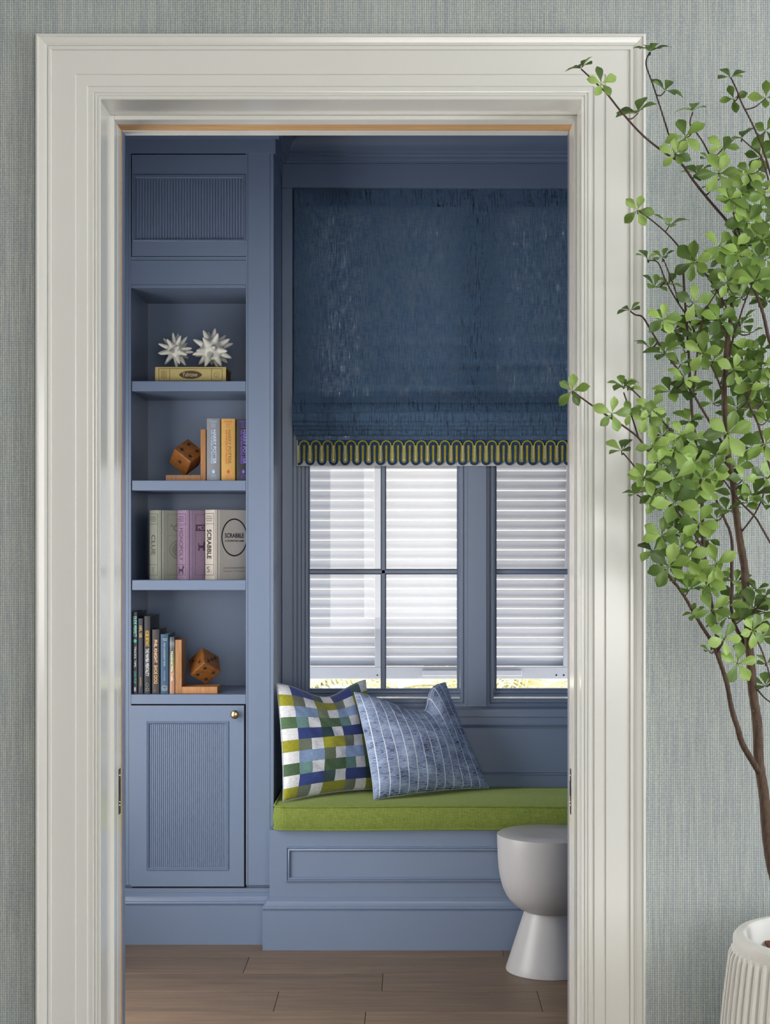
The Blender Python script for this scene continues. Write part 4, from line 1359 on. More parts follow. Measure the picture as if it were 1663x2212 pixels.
def deco_word(kd):
    def f(t, sp, cv, sx, cx_, w, H, D):
        if kd == 'word':
            mat = ink('black', 34, 32, 32)
            spine_frame(t, sp, sx, cx_, w, H, mat)
            text('SCRABBLE', sp(0.5, 0.508), -Z_, sx, 0.034, mat, t, bold=0.02, width=H * 0.42)
            text('S', sp(0.42, 0.145), sx, Z_, 0.030, mat, t, bold=-0.01, width=w * 0.26)
            text('1', sp(0.72, 0.115), sx, Z_, 0.010, mat, t)
            ink_ellipse(cv(0.090, 0.605), cx_, Z_, 0.060, H * 0.275, 0.0052, sx, mat, t)
            text('SCRABBLE', cv(0.090, 0.632), cx_, Z_, 0.022, mat, t, bold=0.025, width=0.088)
            text('A CROSSWORD GAME', cv(0.090, 0.555), cx_, Z_, 0.0085, mat, t, bold=0.03, width=0.088)
            text('VINTAGE BOOKSHELF EDITION', cv(0.088, 0.165), cx_, Z_, 0.0062, mat, t, width=0.100)
            text('AGES 8 & UP · 2 TO 4 PLAYERS', cv(0.088, 0.117), cx_, Z_, 0.0062, mat, t, width=0.100)
        if kd == 'street':
            mat = ink('plum', 84, 62, 84)
            spine_frame(t, sp, sx, cx_, w, H, mat)
            text('MONOPOLY', sp(0.5, 0.508), -Z_, sx, 0.030, mat, t, width=H * 0.47)
            ink_rect(sp(0.5, 0.508), sx, Z_, w * 0.50, H * 0.54, 0.0006, -cx_, mat, t)
            dog = [(-.5, -.5), (-.3, -.5), (-.28, -.2), (.2, -.2), (.22, -.5), (.42, -.5), (.4, .05), (.5, .2), (.62, .22), (.6, .36), (.42, .42), (.38, .58), (.28, .58), (.22, .1), (-.3, .1), (-.42, .42), (-.5, .38), (-.46, .05)]
            ink_poly(dog, sp(0.5, 0.14), sx, Z_, w * 0.5, -cx_, mat, t)
            ink_rect(cv(0.105, 0.5), cx_, Z_, 0.13, H * 0.88, 0.0009, sx, mat, t)
            MB().add([cv(b, fz) + sx * 0.0002 for b, fz in ((0.042, 0.70), (0.168, 0.70), (0.168, 0.795), (0.042, 0.795))], [(0, 1, 2, 3)]).build('title_block', mat, t)
            text('MONOPOLY', cv(0.105, 0.747), cx_, Z_, 0.020, ink('lilac', 196, 176, 198), t, width=0.108, lift=0.0006)
            ink_poly(dog, cv(0.068, 0.48), cx_, Z_, 0.032, sx, mat, t)
        if kd == 'hall':
            mat = ink('greyink', 92, 94, 86)
            spine_frame(t, sp, sx, cx_, w, H, mat)
            text('CLUE', sp(0.5, 0.50), -Z_, sx, 0.032, mat, t, bold=0.015, width=H * 0.29)
            text('?', sp(0.48, 0.135), sx, Z_, 0.032, mat, t, bold=-0.01)
            ink_rect(cv(0.105, 0.5), cx_, Z_, 0.13, H * 0.88, 0.0009, sx, mat, t)
            text('"CLUE"', cv(0.105, 0.745), cx_, Z_, 0.030, mat, t, width=0.10)
            bar(cv(0.042, 0.635), cv(0.168, 0.635), 0.0008, sx, mat, t)
            ink_ellipse(cv(0.105, 0.43), cx_, Z_, 0.056, H * 0.145, 0.0022, sx, mat, t)
            ink_ellipse(cv(0.105, 0.43), cx_, Z_, 0.046, H * 0.12, 0, sx, ink('greyfill', 128, 130, 120), t, fill=True)
    return f
game_box(316, 342, 0, 1102, (150, 152, 138), 'sage grey cloth game box, leftmost of three on the shelf', deco_word('hall'))
game_box(376.5, 402.5, 0, 1102, (152, 128, 152), 'dusty lilac cloth game box between the grey and beige ones', deco_word('street'))
game_box(437, 463.5, 0, 1101, (196, 188, 176), 'beige cloth game box with a black oval on its cover', deco_word('word'))

# ---- row of books on the niche floor
def spine_book(u0, u1, v1, y, depth, col, label, lines, emblem=None, rough=0.5, mat=None):
    x0, x1 = px(u0, y) + 0.0003, px(u1, y) - 0.0003
    z0_, z1_ = SH[3] + 0.0003, pz(v1, y)
    mt_ = mat or flat('cover_' + label[:18], rgb(*col), rough)
    t = a_book(x0, x1, y, z0_, z1_, depth, mt_, label, group='row of books by the lower bookend')
    w, H = x1 - x0, z1_ - z0_
    for s_, fx_, fz, size, width, cl, bold in lines:
        text(s_, (x0 + w * fx_, y, z0_ + H * fz), -Z_, X_, size, ink('i%d_%d_%d' % cl, *cl), t, bold=bold, width=H * width)
    return t, x0, w, z0_, H, y
yk = 5.737
t, x0, w, z0_, H, y = spine_book(285.6, 297, 1322, yk, 0.20, (52, 54, 58), 'tall charcoal book with mint green lettering, at the left end of the row',
    [('DUDE PERFECT', 0.5, 0.82, 0.0165, 0.25, (150, 226, 208), 0.02), ('TRICKS, TIPS,', 0.5, 0.45, 0.0095, 0.26, (210, 216, 216), 0.02), ('COOL STUFF', 0.5, 0.20, 0.0120, 0.15, (96, 200, 176), 0.0)])
ink_ellipse((x0 + w * 0.5, y, z0_ + H * 0.645), X_, Z_, 0.0062, 0.0062, 0, -Y_, ink('mint', 84, 196, 168), t, fill=True, name='emblem')
ink_ellipse((x0 + w * 0.5, y, z0_ + H * 0.055), X_, Z_, 0.0036, 0.0085, 0, -Y_, ink('silver', 186, 188, 190), t, fill=True, name='emblem')
spine_book(297.6, 309.5, 1336, yk + 0.004, 0.19, (44, 46, 62), 'thin dark navy book with small gold lettering',
    [('NFL 100', 0.5, 0.825, 0.0140, 0.155, (206, 166, 70), 0.02), ('RAPPOPORT', 0.5, 0.155, 0.0075, 0.12, (200, 162, 74), 0.0)])
t, x0, w, z0_, H, y = spine_book(310.5, 325.5, 1331, yk, 0.20, (38, 40, 44), 'black book with yellow and white condensed lettering',
    [('KOBE BRYANT', 0.5, 0.71, 0.0175, 0.205, (206, 166, 44), 0.03), ('THE MAMBA MENTALITY', 0.5, 0.405, 0.0165, 0.36, (212, 212, 214), 0.02)])
ink_ellipse((x0 + w * 0.5, y, z0_ + H * 0.055), X_, Z_, 0.0056, 0.0056, 0.0008, -Y_, ink('silver', 186, 188, 190), t, name='emblem')
ink_ellipse((x0 + w * 0.5, y, z0_ + H * 0.115), X_, Z_, 0.0045, 0.0065, 0.0006, -Y_, ink('silver', 186, 188, 190), t, name='emblem')
t, x0, w, z0_, H, y = spine_book(327.5, 345, 1360, yk + 0.002, 0.17, (50, 46, 46), 'dark brown-black book with large cream and gold lettering',
    [('PHIL KNIGHT', 0.5, 0.66, 0.0150, 0.36, (224, 180, 140), 0.03), ('SHOE DOG', 0.5, 0.30, 0.0170, 0.29, (216, 168, 112), 0.02)])
ink_poly([(-0.5, 0.10), (-0.30, -0.10), (-0.1, -0.12), (0.5, 0.25), (-0.1, 0.02)], (x0 + w * 0.30, y, z0_ + H * 0.478), X_, Z_, 0.012, -Y_, ink('red', 190, 30, 56), t)
text('A', (x0 + w * 0.4, y, z0_ + H * 0.05), X_, Z_, 0.006, ink('i216_168_112', 216, 168, 112), t)
t, x0, w, z0_, H, y = spine_book(346, 364.5, 1370, yk, 0.16, (42, 78, 108), 'teal blue book with small cream lettering and a pale round crest',
    [('THE CONFIDENT MIND', 0.5, 0.66, 0.0085, 0.40, (176, 190, 196), 0.0), ('NATE ZINSSER', 0.5, 0.30, 0.0060, 0.17, (150, 170, 182), 0.0)])
ink_ellipse((x0 + w * 0.5, y, z0_ + H * 0.095), X_, Z_, 0.0100, 0.0105, 0.0010, -Y_, ink('pale', 176, 180, 160), t, name='emblem')
for fz in (0.115, 0.085, 0.065):
    bar((x0 + w * 0.22, y, z0_ + H * fz), (x0 + w * 0.78, y, z0_ + H * fz), 0.0014, -Y_, ink('pale', 176, 180, 160), t)
bar((x0 + w * 0.3, y, z0_ + H * 0.92), (x0 + w * 0.8, y, z0_ + H * 0.92), 0.0018, -Y_, ink('pale', 176, 180, 160), t)
bar((x0 + w * 0.4, y, z0_ + H * 0.895), (x0 + w * 0.75, y, z0_ + H * 0.895), 0.0018, -Y_, ink('pale', 176, 180, 160), t)
mt, nt, p, out = new_mat('photo_jacket')                # printed landscape: dusk sky above, meadow, pink earth
g = NT(nt)
sp_ = g.n('ShaderNodeSeparateXYZ'); g.link(g.coord('Generated'), sp_.inputs[0])
ff_ = g.math('MULTIPLY_ADD', g.noise(g.coord(), 40, 3), 0.12, g.math('SUBTRACT', sp_.outputs[2], 0.06))
g.link(g.ramp(ff_, [(0.0, rgb(176, 128, 104)), (0.36, rgb(160, 120, 92)), (0.46, rgb(128, 116, 66)), (0.64, rgb(108, 108, 66)), (0.78, rgb(66, 70, 66)), (0.88, rgb(120, 126, 136)), (0.97, rgb(60, 62, 66))]), p.inputs['Base Color'])
p.inputs['Roughness'].default_value = 0.35
spine_book(365.5, 377.5, 1376, yk + 0.002, 0.15, (0, 0, 0), 'slim book with a landscape photo jacket, against the lower bookend',
    [('Hundred Mile Trails', 0.5, 0.485, 0.0085, 0.52, (236, 234, 226), 0.02)], mat=mt)

# ================================================================== PLANTER AND TREE
pd = 3.36
pc = Vector((px(1585.5 + 232, pd), pd, 0))
RT, ZR = 232 * pd / F, pz(2021, pd)
pot = thing('planter', (pc.x, pc.y, 0), 'white ribbed round planter holding the tree', 'planter')
m = MB()
nr = 66
seg = nr * 8
def pot_r(z): return RT + 0.030 * math.sin(math.pi * min(1, (ZR - z) / (ZR * 1.15))) - 0.006
zl = [0.0, 0.06, 0.14, 0.22, 0.30, 0.38, 0.46, 0.52, ZR - 0.045, ZR - 0.036, ZR - 0.030]
verts = []
for i, z in enumerate(zl):
    for k in range(seg):
        ph = (k % 8) / 8
        rib = {0: 0.85, 1: 1, 2: 0.85}.get(k % 8, 0)
        if i == len(zl) - 1: rib = 0
        if i == len(zl) - 2: rib *= 0.6
        r = pot_r(z) + 0.0075 * rib
        a = 2 * math.pi * k / seg
        verts.append(pc + Vector((r * math.cos(a), r * math.sin(a), z)))
m.add(verts, [(i * seg + k, i * seg + (k + 1) % seg, (i + 1) * seg + (k + 1) % seg, (i + 1) * seg + k) for i in range(len(zl) - 1) for k in range(seg)] + [tuple(reversed(range(seg)))])
r_ = pot_r(ZR - 0.03)
m.lathe([(r_, ZR - 0.030), (r_ + 0.001, ZR - 0.018), (r_ - 0.001, ZR - 0.008), (r_ - 0.006, ZR - 0.002), (r_ - 0.014, ZR), (r_ - 0.022, ZR - 0.001), (r_ - 0.027, ZR - 0.005), (r_ - 0.029, ZR - 0.014), (r_ - 0.030, ZR - 0.16), (0.001, ZR - 0.161)], pc, seg)
m.build('pot_body', M['pot'], pot, smooth=True, angle=28)
mm = MB()
rnd = random.Random(3)
mm.lathe([(r_ - 0.031, ZR - 0.075), (0.10, ZR - 0.068), (0.001, ZR - 0.066)], pc, 40)
for i in range(170):
    a, q = rnd.random() * 6.283, (r_ - 0.05) * math.sqrt(rnd.random())
    R = Matrix.Translation(pc + Vector((q * math.cos(a), q * math.sin(a), ZR - 0.064 + rnd.random() * 0.012))) @ Matrix.Rotation(rnd.random() * 6.283, 4, 'Z') @ Matrix.Rotation(rnd.uniform(-.5, .5), 4, 'X') @ Matrix.Rotation(rnd.uniform(-.4, .4), 4, 'Y')
    s = rnd.uniform(0.012, 0.03)
    mm.box(-s, s, -s * 0.45, s * 0.45, -0.003, 0.003, mat=R)
mm.build('bark_mulch', M['mulch'], pot, kind='stuff')

tree = thing('potted_tree', (px(1700, 3.40), 3.40, ZR - 0.07), 'slender green tree with whorled leaves standing in the ribbed planter', 'tree')
SKEL = {   # branch: (base radius px, tip radius px, [(u, v, depth)])
 'trunk': (17, 6, [(1712, 2075, 3.40), (1690, 1960, 3.40), (1664, 1850, 3.41), (1652, 1750, 3.42), (1641, 1650, 3.43), (1632, 1540, 3.44), (1625, 1470, 3.45), (1622, 1423, 3.45), (1617, 1360, 3.46), (1611, 1290, 3.46), (1605, 1220, 3.47), (1599, 1165, 3.47), (1591, 1100, 3.48), (1583, 1043, 3.48), (1574, 990, 3.49), (1566, 930, 3.49), (1563, 870, 3.50), (1562, 830, 3.50), (1567, 775, 3.50), (1573, 725, 3.50), (1579, 670, 3.51), (1584, 620, 3.51)]),
 'B': (9, 3, [(1640, 1668, 3.42), (1622, 1640, 3.40), (1604, 1606, 3.39), (1592, 1572, 3.38), (1583, 1545, 3.38), (1574, 1500, 3.37), (1565, 1464, 3.36), (1557, 1432, 3.36), (1549, 1409, 3.36), (1538, 1385, 3.35), (1526, 1366, 3.35), (1505, 1333, 3.34), (1482, 1295, 3.34), (1453, 1256, 3.34), (1430, 1222, 3.34), (1419, 1206, 3.34)]),
 'C': (6, 3, [(1556, 1430, 3.36), (1548, 1385, 3.38), (1538, 1320, 3.40), (1527, 1260, 3.42), (1521, 1200, 3.43), (1519, 1150, 3.44), (1518, 1104, 3.45), (1511, 1040, 3.46), (1506, 992, 3.47), (1501, 940, 3.48), (1495, 891, 3.48), (1491, 840, 3.49), (1488, 775, 3.50), (1484, 710, 3.50), (1482, 684, 3.50), (1478, 630, 3.50), (1476, 588, 3.50)]),
 'D': (6, 3, [(1622, 1425, 3.45), (1606, 1388, 3.47), (1588, 1350, 3.48), (1580, 1310, 3.49), (1580, 1257, 3.50), (1582, 1200, 3.51), (1581, 1175, 3.51), (1572, 1140, 3.52), (1558, 1105, 3.53), (1543, 1074, 3.53), (1528, 1050, 3.53)]),
 'E': (4.2, 2, [(1576, 1000, 3.49), (1562, 965, 3.48), (1547, 935, 3.47), (1526, 900, 3.46), (1500, 856, 3.45), (1484, 830, 3.44), (1461, 794, 3.44), (1435, 761, 3.43), (1406, 714, 3.43), (1388, 685, 3.42), (1372, 680, 3.42), (1361, 672, 3.42)]),
 'F': (5, 2, [(1668, 760, 3.52), (1645, 670, 3.50), (1620, 590, 3.49), (1598, 528, 3.48), (1570, 478, 3.47), (1530, 431, 3.46), (1498, 391, 3.45), (1470, 352, 3.45), (1443, 335, 3.44), (1391, 295, 3.42), (1343, 243, 3.40), (1312, 204, 3.39), (1295, 187, 3.38), (1270, 163, 3.37), (1255, 149, 3.37)]),
 'G': (2.8, 1.8, [(1468, 348, 3.45), (1455, 324, 3.45), (1440, 277, 3.46), (1425, 229, 3.46), (1409, 180, 3.47), (1395, 138, 3.47), (1403, 113, 3.47)]),
 'H': (3, 2, [(1690, 470, 3.45), (1660, 362, 3.45), (1646, 318, 3.45), (1630, 279, 3.45), (1616, 250, 3.45), (1602, 223, 3.45), (1590, 192, 3.45), (1578, 167, 3.45)]),
 'I': (3, 1.8, [(1605, 540, 3.48), (1590, 478, 3.48), (1570, 420, 3.47), (1552, 372, 3.47), (1534, 338, 3.46), (1518, 307, 3.46), (1502, 284, 3.45), (1490, 267, 3.45), (1496, 243, 3.45)]),
 'J': (3.4, 1.8, [(1582, 690, 3.51), (1556, 640, 3.50), (1530, 600, 3.48), (1500, 562, 3.47), (1474, 541, 3.46), (1447, 511, 3.45), (1420, 486, 3.45), (1393, 465, 3.44), (1379, 456, 3.44)]),
 'K': (4, 2, [(1518, 1160, 3.44), (1500, 1122, 3.42), (1470, 1075, 3.41), (1434, 1023, 3.40), (1396, 969, 3.38), (1377, 944, 3.37), (1346, 920, 3.36), (1295, 887, 3.34), (1251, 856, 3.33), (1238, 846, 3.33)]),
 'L': (3, 1.8, [(1509, 1012, 3.47), (1491, 985, 3.46), (1469, 953, 3.45), (1440, 920, 3.44), (1418, 896, 3.43), (1390, 866, 3.42), (1361, 838, 3.41), (1350, 832, 3.41)]),
 'M': (2.5, 1.8, [(1379, 946, 3.37), (1370, 917, 3.38), (1358, 880, 3.39), (1347, 848, 3.40)]),
 'N': (3, 1.8, [(1519, 1185, 3.43), (1490, 1140, 3.42), (1455, 1096, 3.41), (1420, 1060, 3.40), (1390, 1030, 3.39), (1377, 1016, 3.38), (1360, 995, 3.38), (1346, 979, 3.37)]),
 'O': (2.5, 1.8, [(1460, 1100, 3.41), (1428, 1086, 3.43), (1396, 1080, 3.44), (1376, 1069, 3.45)]),
 'P': (3.4, 2, [(1690, 1215, 3.42), (1663, 1171, 3.43), (1645, 1140, 3.43), (1630, 1116, 3.44), (1600, 1086, 3.45), (1580, 1060, 3.45), (1563, 1037, 3.46)]),
 'Q': (2.6, 1.8, [(1602, 1148, 3.47), (1616, 1130, 3.44), (1630, 1110, 3.42), (1644, 1082, 3.40), (1653, 1057, 3.39), (1668, 1048, 3.39)]),
 'R': (4, 2, [(1690, 1080, 3.50), (1660, 1000, 3.50), (1640, 925, 3.50), (1625, 890, 3.50), (1610, 854, 3.49), (1600, 828, 3.49)]),
 'S': (3, 1.8, [(1575, 770, 3.50), (1585, 725, 3.49), (1598, 685, 3.47), (1606, 660, 3.46), (1620, 625, 3.44), (1632, 605, 3.43)]),
 'T': (2.6, 1.7, [(1507, 730, 3.50), (1482, 681, 3.48), (1465, 655, 3.47), (1448, 626, 3.46), (1435, 600, 3.46), (1421, 567, 3.45), (1402, 562, 3.45)]),
 'U': (2.4, 1.7, [(1466, 656, 3.47), (1457, 623, 3.46), (1444, 588, 3.45), (1433, 560, 3.45)]),
 'V': (2.8, 1.7, [(1496, 860, 3.48), (1503, 790, 3.48), (1508, 745, 3.47), (1515, 704, 3.46), (1524, 670, 3.45), (1542, 640, 3.44), (1561, 611, 3.43)]),
 'W': (3, 1.8, [(1561, 850, 3.50), (1548, 815, 3.48), (1536, 790, 3.47), (1525, 775, 3.46), (1515, 762, 3.45)]),
 'X': (2.6, 1.7, [(1612, 870, 3.49), (1625, 835, 3.46), (1640, 800, 3.45), (1650, 770, 3.44)]),
 'Y': (3, 1.8, [(1521, 1215, 3.43), (1500, 1185, 3.41), (1470, 1160, 3.39), (1445, 1150, 3.38), (1430, 1158, 3.37)]),
 'Z': (3, 1.8, [(1549, 1409, 3.36), (1560, 1390, 3.35), (1575, 1360, 3.34), (1600, 1340, 3.33), (1626, 1318, 3.33)]),
 'AA': (3, 1.8, [(1616, 1345, 3.46), (1630, 1375, 3.43), (1645, 1405, 3.42), (1657, 1440, 3.42), (1668, 1480, 3.42)]),
 'AB': (2.6, 1.7, [(1636, 1490, 3.44), (1652, 1508, 3.46), (1675, 1525, 3.47)]),
 'AC': (2.6, 1.7, [(1668, 420, 3.47), (1645, 340, 3.48), (1625, 320, 3.48), (1602, 300, 3.48)]),
}
def smooth_path(P, sub=4):
    out = []
    n = len(P)
    for i in range(n - 1):
        p0, p1, p2, p3 = P[max(i - 1, 0)], P[i], P[i + 1], P[min(i + 2, n - 1)]
        for k in range(sub):
            t = k / sub
            out.append(0.5 * ((2 * p1) + (p2 - p0) * t + (2 * p0 - 5 * p1 + 4 * p2 - p3) * t * t + (3 * p1 - p0 - 3 * p2 + p3) * t ** 3))
    out.append(P[-1])
    return out
branches, nodes = {}, []
for key, (ra, rb, pts) in SKEL.items():
    P = smooth_path([at(*q) for q in pts], 4)
    n = len(P)
    k = 3.45 / F * 0.82
    rad = []
    for i, p_ in enumerate(P):
        t = i / (n - 1)
        base = (ra + (rb - ra) * t ** (0.62 if key == 'trunk' else 0.8)) * k
        rad.append(base * (1 + 0.10 * noise.noise(p_ * 55)) if base > 0.003 else base)
        if key != 'trunk' or i > n * 0.45: nodes.append((p_, key))
        if base > 0.003: P[i] = p_ + Vector((noise.noise(p_ * 14), noise.noise(p_ * 14 + Vector((5, 0, 0))), 0)) * 0.004
    m = MB().tube(P, rad, 12 if ra > 5 else 7)
    if key in ('trunk', 'B'):                       # knots
        rk = random.Random(key)
        for q in range(9 if key == 'trunk' else 6):
            i = rk.randrange(6, n - 8)
            d_ = Vector((rk.uniform(-1, 1), rk.uniform(-1, -0.2), rk.uniform(-.2, .4))).normalized()
            m.tube([P[i] + d_ * rad[i] * 0.3, P[i] + d_ * rad[i] * 1.25 + Vector((0, 0, .002))], [rad[i] * 0.55, rad[i] * 0.18], 7)
    branches[key] = m

# leaf whorls: (u, v, reach in px, facing: f towards the viewer, s seen from the side, b seen from behind)
WH = '''1405,110,30,s 1255,147,27,s 1299,180,30,f 1377,243,36,s 1437,195,33,s 1496,239,29,s 1480,295,40,f 1458,333,29,f 1578,167,27,s 1584,213,27,b
1654,211,30,b 1602,297,36,s 1654,283,34,b 1562,319,30,f 1552,375,38,f 1530,343,20,s 1506,375,30,s 1538,403,20,s 1608,415,40,f 1642,339,34,b 1377,454,28,f
1445,486,30,s 1498,566,38,f 1554,530,38,f 1582,582,42,f 1630,606,46,f 1399,558,25,s 1431,556,20,s 1415,618,26,s 1443,614,23,s 1498,654,35,f
1361,670,22,s 1431,690,36,f 1558,662,30,b 1554,690,42,f 1614,482,40,f 1650,487,40,f 1630,548,36,f 1648,517,36,f 1506,564,34,f 1559,647,28,b
1555,705,40,s 1427,694,28,f 1457,712,32,b 1496,720,32,s 1518,763,38,f 1476,753,24,s 1404,751,27,s 1433,763,32,s 1606,779,40,b 1644,755,32,s
1598,826,42,b 1646,794,36,f 1447,845,33,s 1492,851,42,s 1476,816,30,f 1632,830,36,b 1406,883,32,f 1646,867,40,b 1398,899,32,f 1410,964,37,f
1441,917,18,s 1457,972,40,f 1490,909,28,s 1498,946,31,f 1571,937,46,f 1545,984,40,s 1622,966,33,b 1653,960,42,f 1648,872,38,b 1392,1033,31,f
1459,1033,44,f 1516,1033,46,f 1561,1033,32,b 1604,1037,34,f 1653,1031,30,b 1628,1070,34,s 1410,1068,28,f 1455,1086,46,f 1412,1084,24,f 1510,1129,42,f
1569,1102,29,s 1616,1086,30,s 1429,1157,34,f 1461,1153,27,b 1410,1190,34,s 1484,1204,37,f 1445,1224,41,f 1547,1218,36,f 1524,1255,40,f 1488,1273,30,s
1590,1257,28,s 1547,1121,24,s 1537,1319,39,f 1563,1380,36,f 1592,1433,37,f 1626,1362,32,f 1626,1315,36,s 1579,1299,34,b 1526,1266,32,f 1500,1325,18,s
1533,1407,20,s 1645,1376,32,b 1653,1321,30,s 1655,1433,24,s 1653,1480,30,s 1634,1272,24,s 1236,844,31,f 1322,893,33,f 1345,833,27,s 1356,838,24,s
1364,893,25,f 1402,896,31,f 1342,972,29,s 1390,1032,33,f 1374,1067,22,s 1595,400,36,f 1636,400,36,f 1590,455,36,f 1636,448,38,f 1606,520,36,b 1585,500,30,s
1655,560,34,f 1600,640,30,b 1655,650,26,s 1520,690,28,b 1530,735,34,b 1580,740,36,b 1625,760,30,b 1570,800,30,b 1470,785,26,b 1540,870,28,s
1620,880,30,b 1575,905,26,s 1480,985,32,b 1530,1070,34,b 1490,1090,36,b 1475,1120,28,b 1530,1165,28,b 1500,1170,26,b 1590,1010,28,b 1660,1090,24,s
1555,1245,28,b 1600,1290,26,b 1570,1330,28,b 1610,1330,26,b 1610,1395,22,b 1550,1345,24,b 1645,1345,24,b 1650,1290,20,s 1440,1060,26,b 1430,1010,26,b
1470,1010,28,b 1540,1015,30,f 1500,1060,30,f 1560,560,26,b 1615,560,26,b 1545,600,22,s 1640,640,28,b
1575,430,34,f 1650,420,36,f 1615,375,32,f 1625,505,38,f 1590,550,34,f 1645,580,36,f 1605,600,34,b 1660,530,30,f 1570,610,28,f 1600,700,30,s 1620,720,26,s 1540,780,28,b 1585,800,32,f 1620,800,30,s
1660,830,30,f 1655,910,30,s 1590,880,26,b 1470,940,30,f 1430,940,26,b 1420,1000,26,f 1500,1000,34,f 1480,1050,34,f 1540,1060,34,f 1470,1180,28,f 1500,1230,32,f 1460,1250,24,s'''.split()
WH = [(float(a), float(b), float(c_), d_) for a, b, c_, d_ in (w_.split(',') for w_ in WH)]

def leaf_mesh(curl, fold, wid):
    """obovate leaf along +Y, 1 long, folded along the midrib and drooping to the tip"""
    rows = [(0.0, 0.025), (0.14, 0.05), (0.32, 0.15), (0.52, 0.255), (0.70, 0.305), (0.85, 0.255), (0.96, 0.125), (1.05, 0.0)]
    v, f = [], []
    for t, w_ in rows:
        z = 0.06 * math.sin(t * 2.2) - curl * t * t
        for s in (-1, -0.5, 0, 0.5, 1):
            v.append((s * w_ * wid, t, z + fold * abs(s) * w_ + 0.02 * math.sin(7 * t + s * 3)))
    for i in range(len(rows) - 1):
        for k in range(4):
            a = i * 5 + k
            f.append((a, a + 1, a + 6, a + 5))
    return v, f
variants = []
for i, (cu1, fo, wd) in enumerate(((0.16, 0.22, 1.0), (0.30, 0.12, 1.08), (0.06, 0.30, 0.92), (0.42, 0.18, 1.0))):
    for j in range(3):
        v, f = leaf_mesh(cu1, fo, wd)
        me = bpy.data.meshes.new('leaf')
        me.from_pydata(v, [], f)
        me.materials.append(M['leaf%d' % j])
        me.shade_smooth()
        variants.append((me, v, f))
rl = random.Random(21)
leaves = []
for (u, v, r, fc) in WH:
    # hang the whorl on the closest branch and give it a stalk
    best, key = min(((Vector(((p_.x / p_.y * F + VX) - u, (VY - (p_.z - CAMZ) / p_.y * F) - v)).length, p_, key) for p_, key in nodes), key=lambda q: q[0])[1:]
    d = best.y + (rl.uniform(-0.07, -0.02) if fc == 'f' else rl.uniform(-0.03, 0.05) if fc == 's' else rl.uniform(0.0, 0.06))
    d = min(d, 3.66)
    c = at(u, v, d)
    if fc == 'f': ax = Vector((rl.uniform(-.45, .45), -1, rl.uniform(-.15, .65)))
    elif fc == 's': ax = Vector((rl.uniform(-.6, .3), rl.uniform(-.85, -.25), 1))
    else: ax = Vector((rl.uniform(-.5, .5), rl.uniform(0.4, 1), rl.uniform(.1, .8)))
    ax.normalize()
    if (c - best).length > 0.004:
        mid = best.lerp(c, 0.5) + Vector((0, 0.004, -0.006))
        branches[key].tube(smooth_path([best, mid, c - ax * 0.002], 4), [0.0016] * 5 + [0.0013] * 4, 5)
    L = r * d / F * (1.12 if fc == 's' else 1.0)
    e1 = ax.orthogonal().normalized()
    e2 = ax.cross(e1)
    n = rl.choice((4, 5, 5, 6)) if r > 25 else rl.choice((4, 4, 5))
    a0 = rl.random() * 6.28
    for k in range(n):
        a = a0 + 2 * math.pi * k / n + rl.uniform(-.22, .22)
        rad_ = e1 * math.cos(a) + e2 * math.sin(a)
        lift = rl.uniform(0.05, 0.45) if fc == 'f' else rl.uniform(0.25, 0.75)
        y_ = (rad_ + ax * lift).normalized()
        z_ = (ax - y_ * ax.dot(y_)).normalized()
        x_ = y_.cross(z_)
        s = L * rl.uniform(0.92, 1.22)
        mat = Matrix((x_, y_, z_)).transposed().to_4x4()
        mat = Matrix.Translation(c + rad_ * 0.002) @ mat @ Matrix.Diagonal((s, s, s, 1))
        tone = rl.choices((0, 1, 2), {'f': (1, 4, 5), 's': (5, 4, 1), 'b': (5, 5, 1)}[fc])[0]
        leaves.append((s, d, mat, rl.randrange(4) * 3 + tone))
for key, m in branches.items():
    m.build('trunk' if key == 'trunk' else 'branch', M['bark'] if key in ('trunk', 'B') else M['twig'], tree, smooth=True, angle=70)
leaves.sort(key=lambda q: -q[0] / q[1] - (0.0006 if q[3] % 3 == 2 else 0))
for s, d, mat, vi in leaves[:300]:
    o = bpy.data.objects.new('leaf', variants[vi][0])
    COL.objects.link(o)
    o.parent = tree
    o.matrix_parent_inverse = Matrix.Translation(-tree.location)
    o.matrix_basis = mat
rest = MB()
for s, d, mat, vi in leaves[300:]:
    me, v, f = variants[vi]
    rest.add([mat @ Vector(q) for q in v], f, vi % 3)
rest.build('small_foliage', [M['leaf0'], M['leaf1'], M['leaf2']], tree, kind='stuff', smooth=True, angle=180)

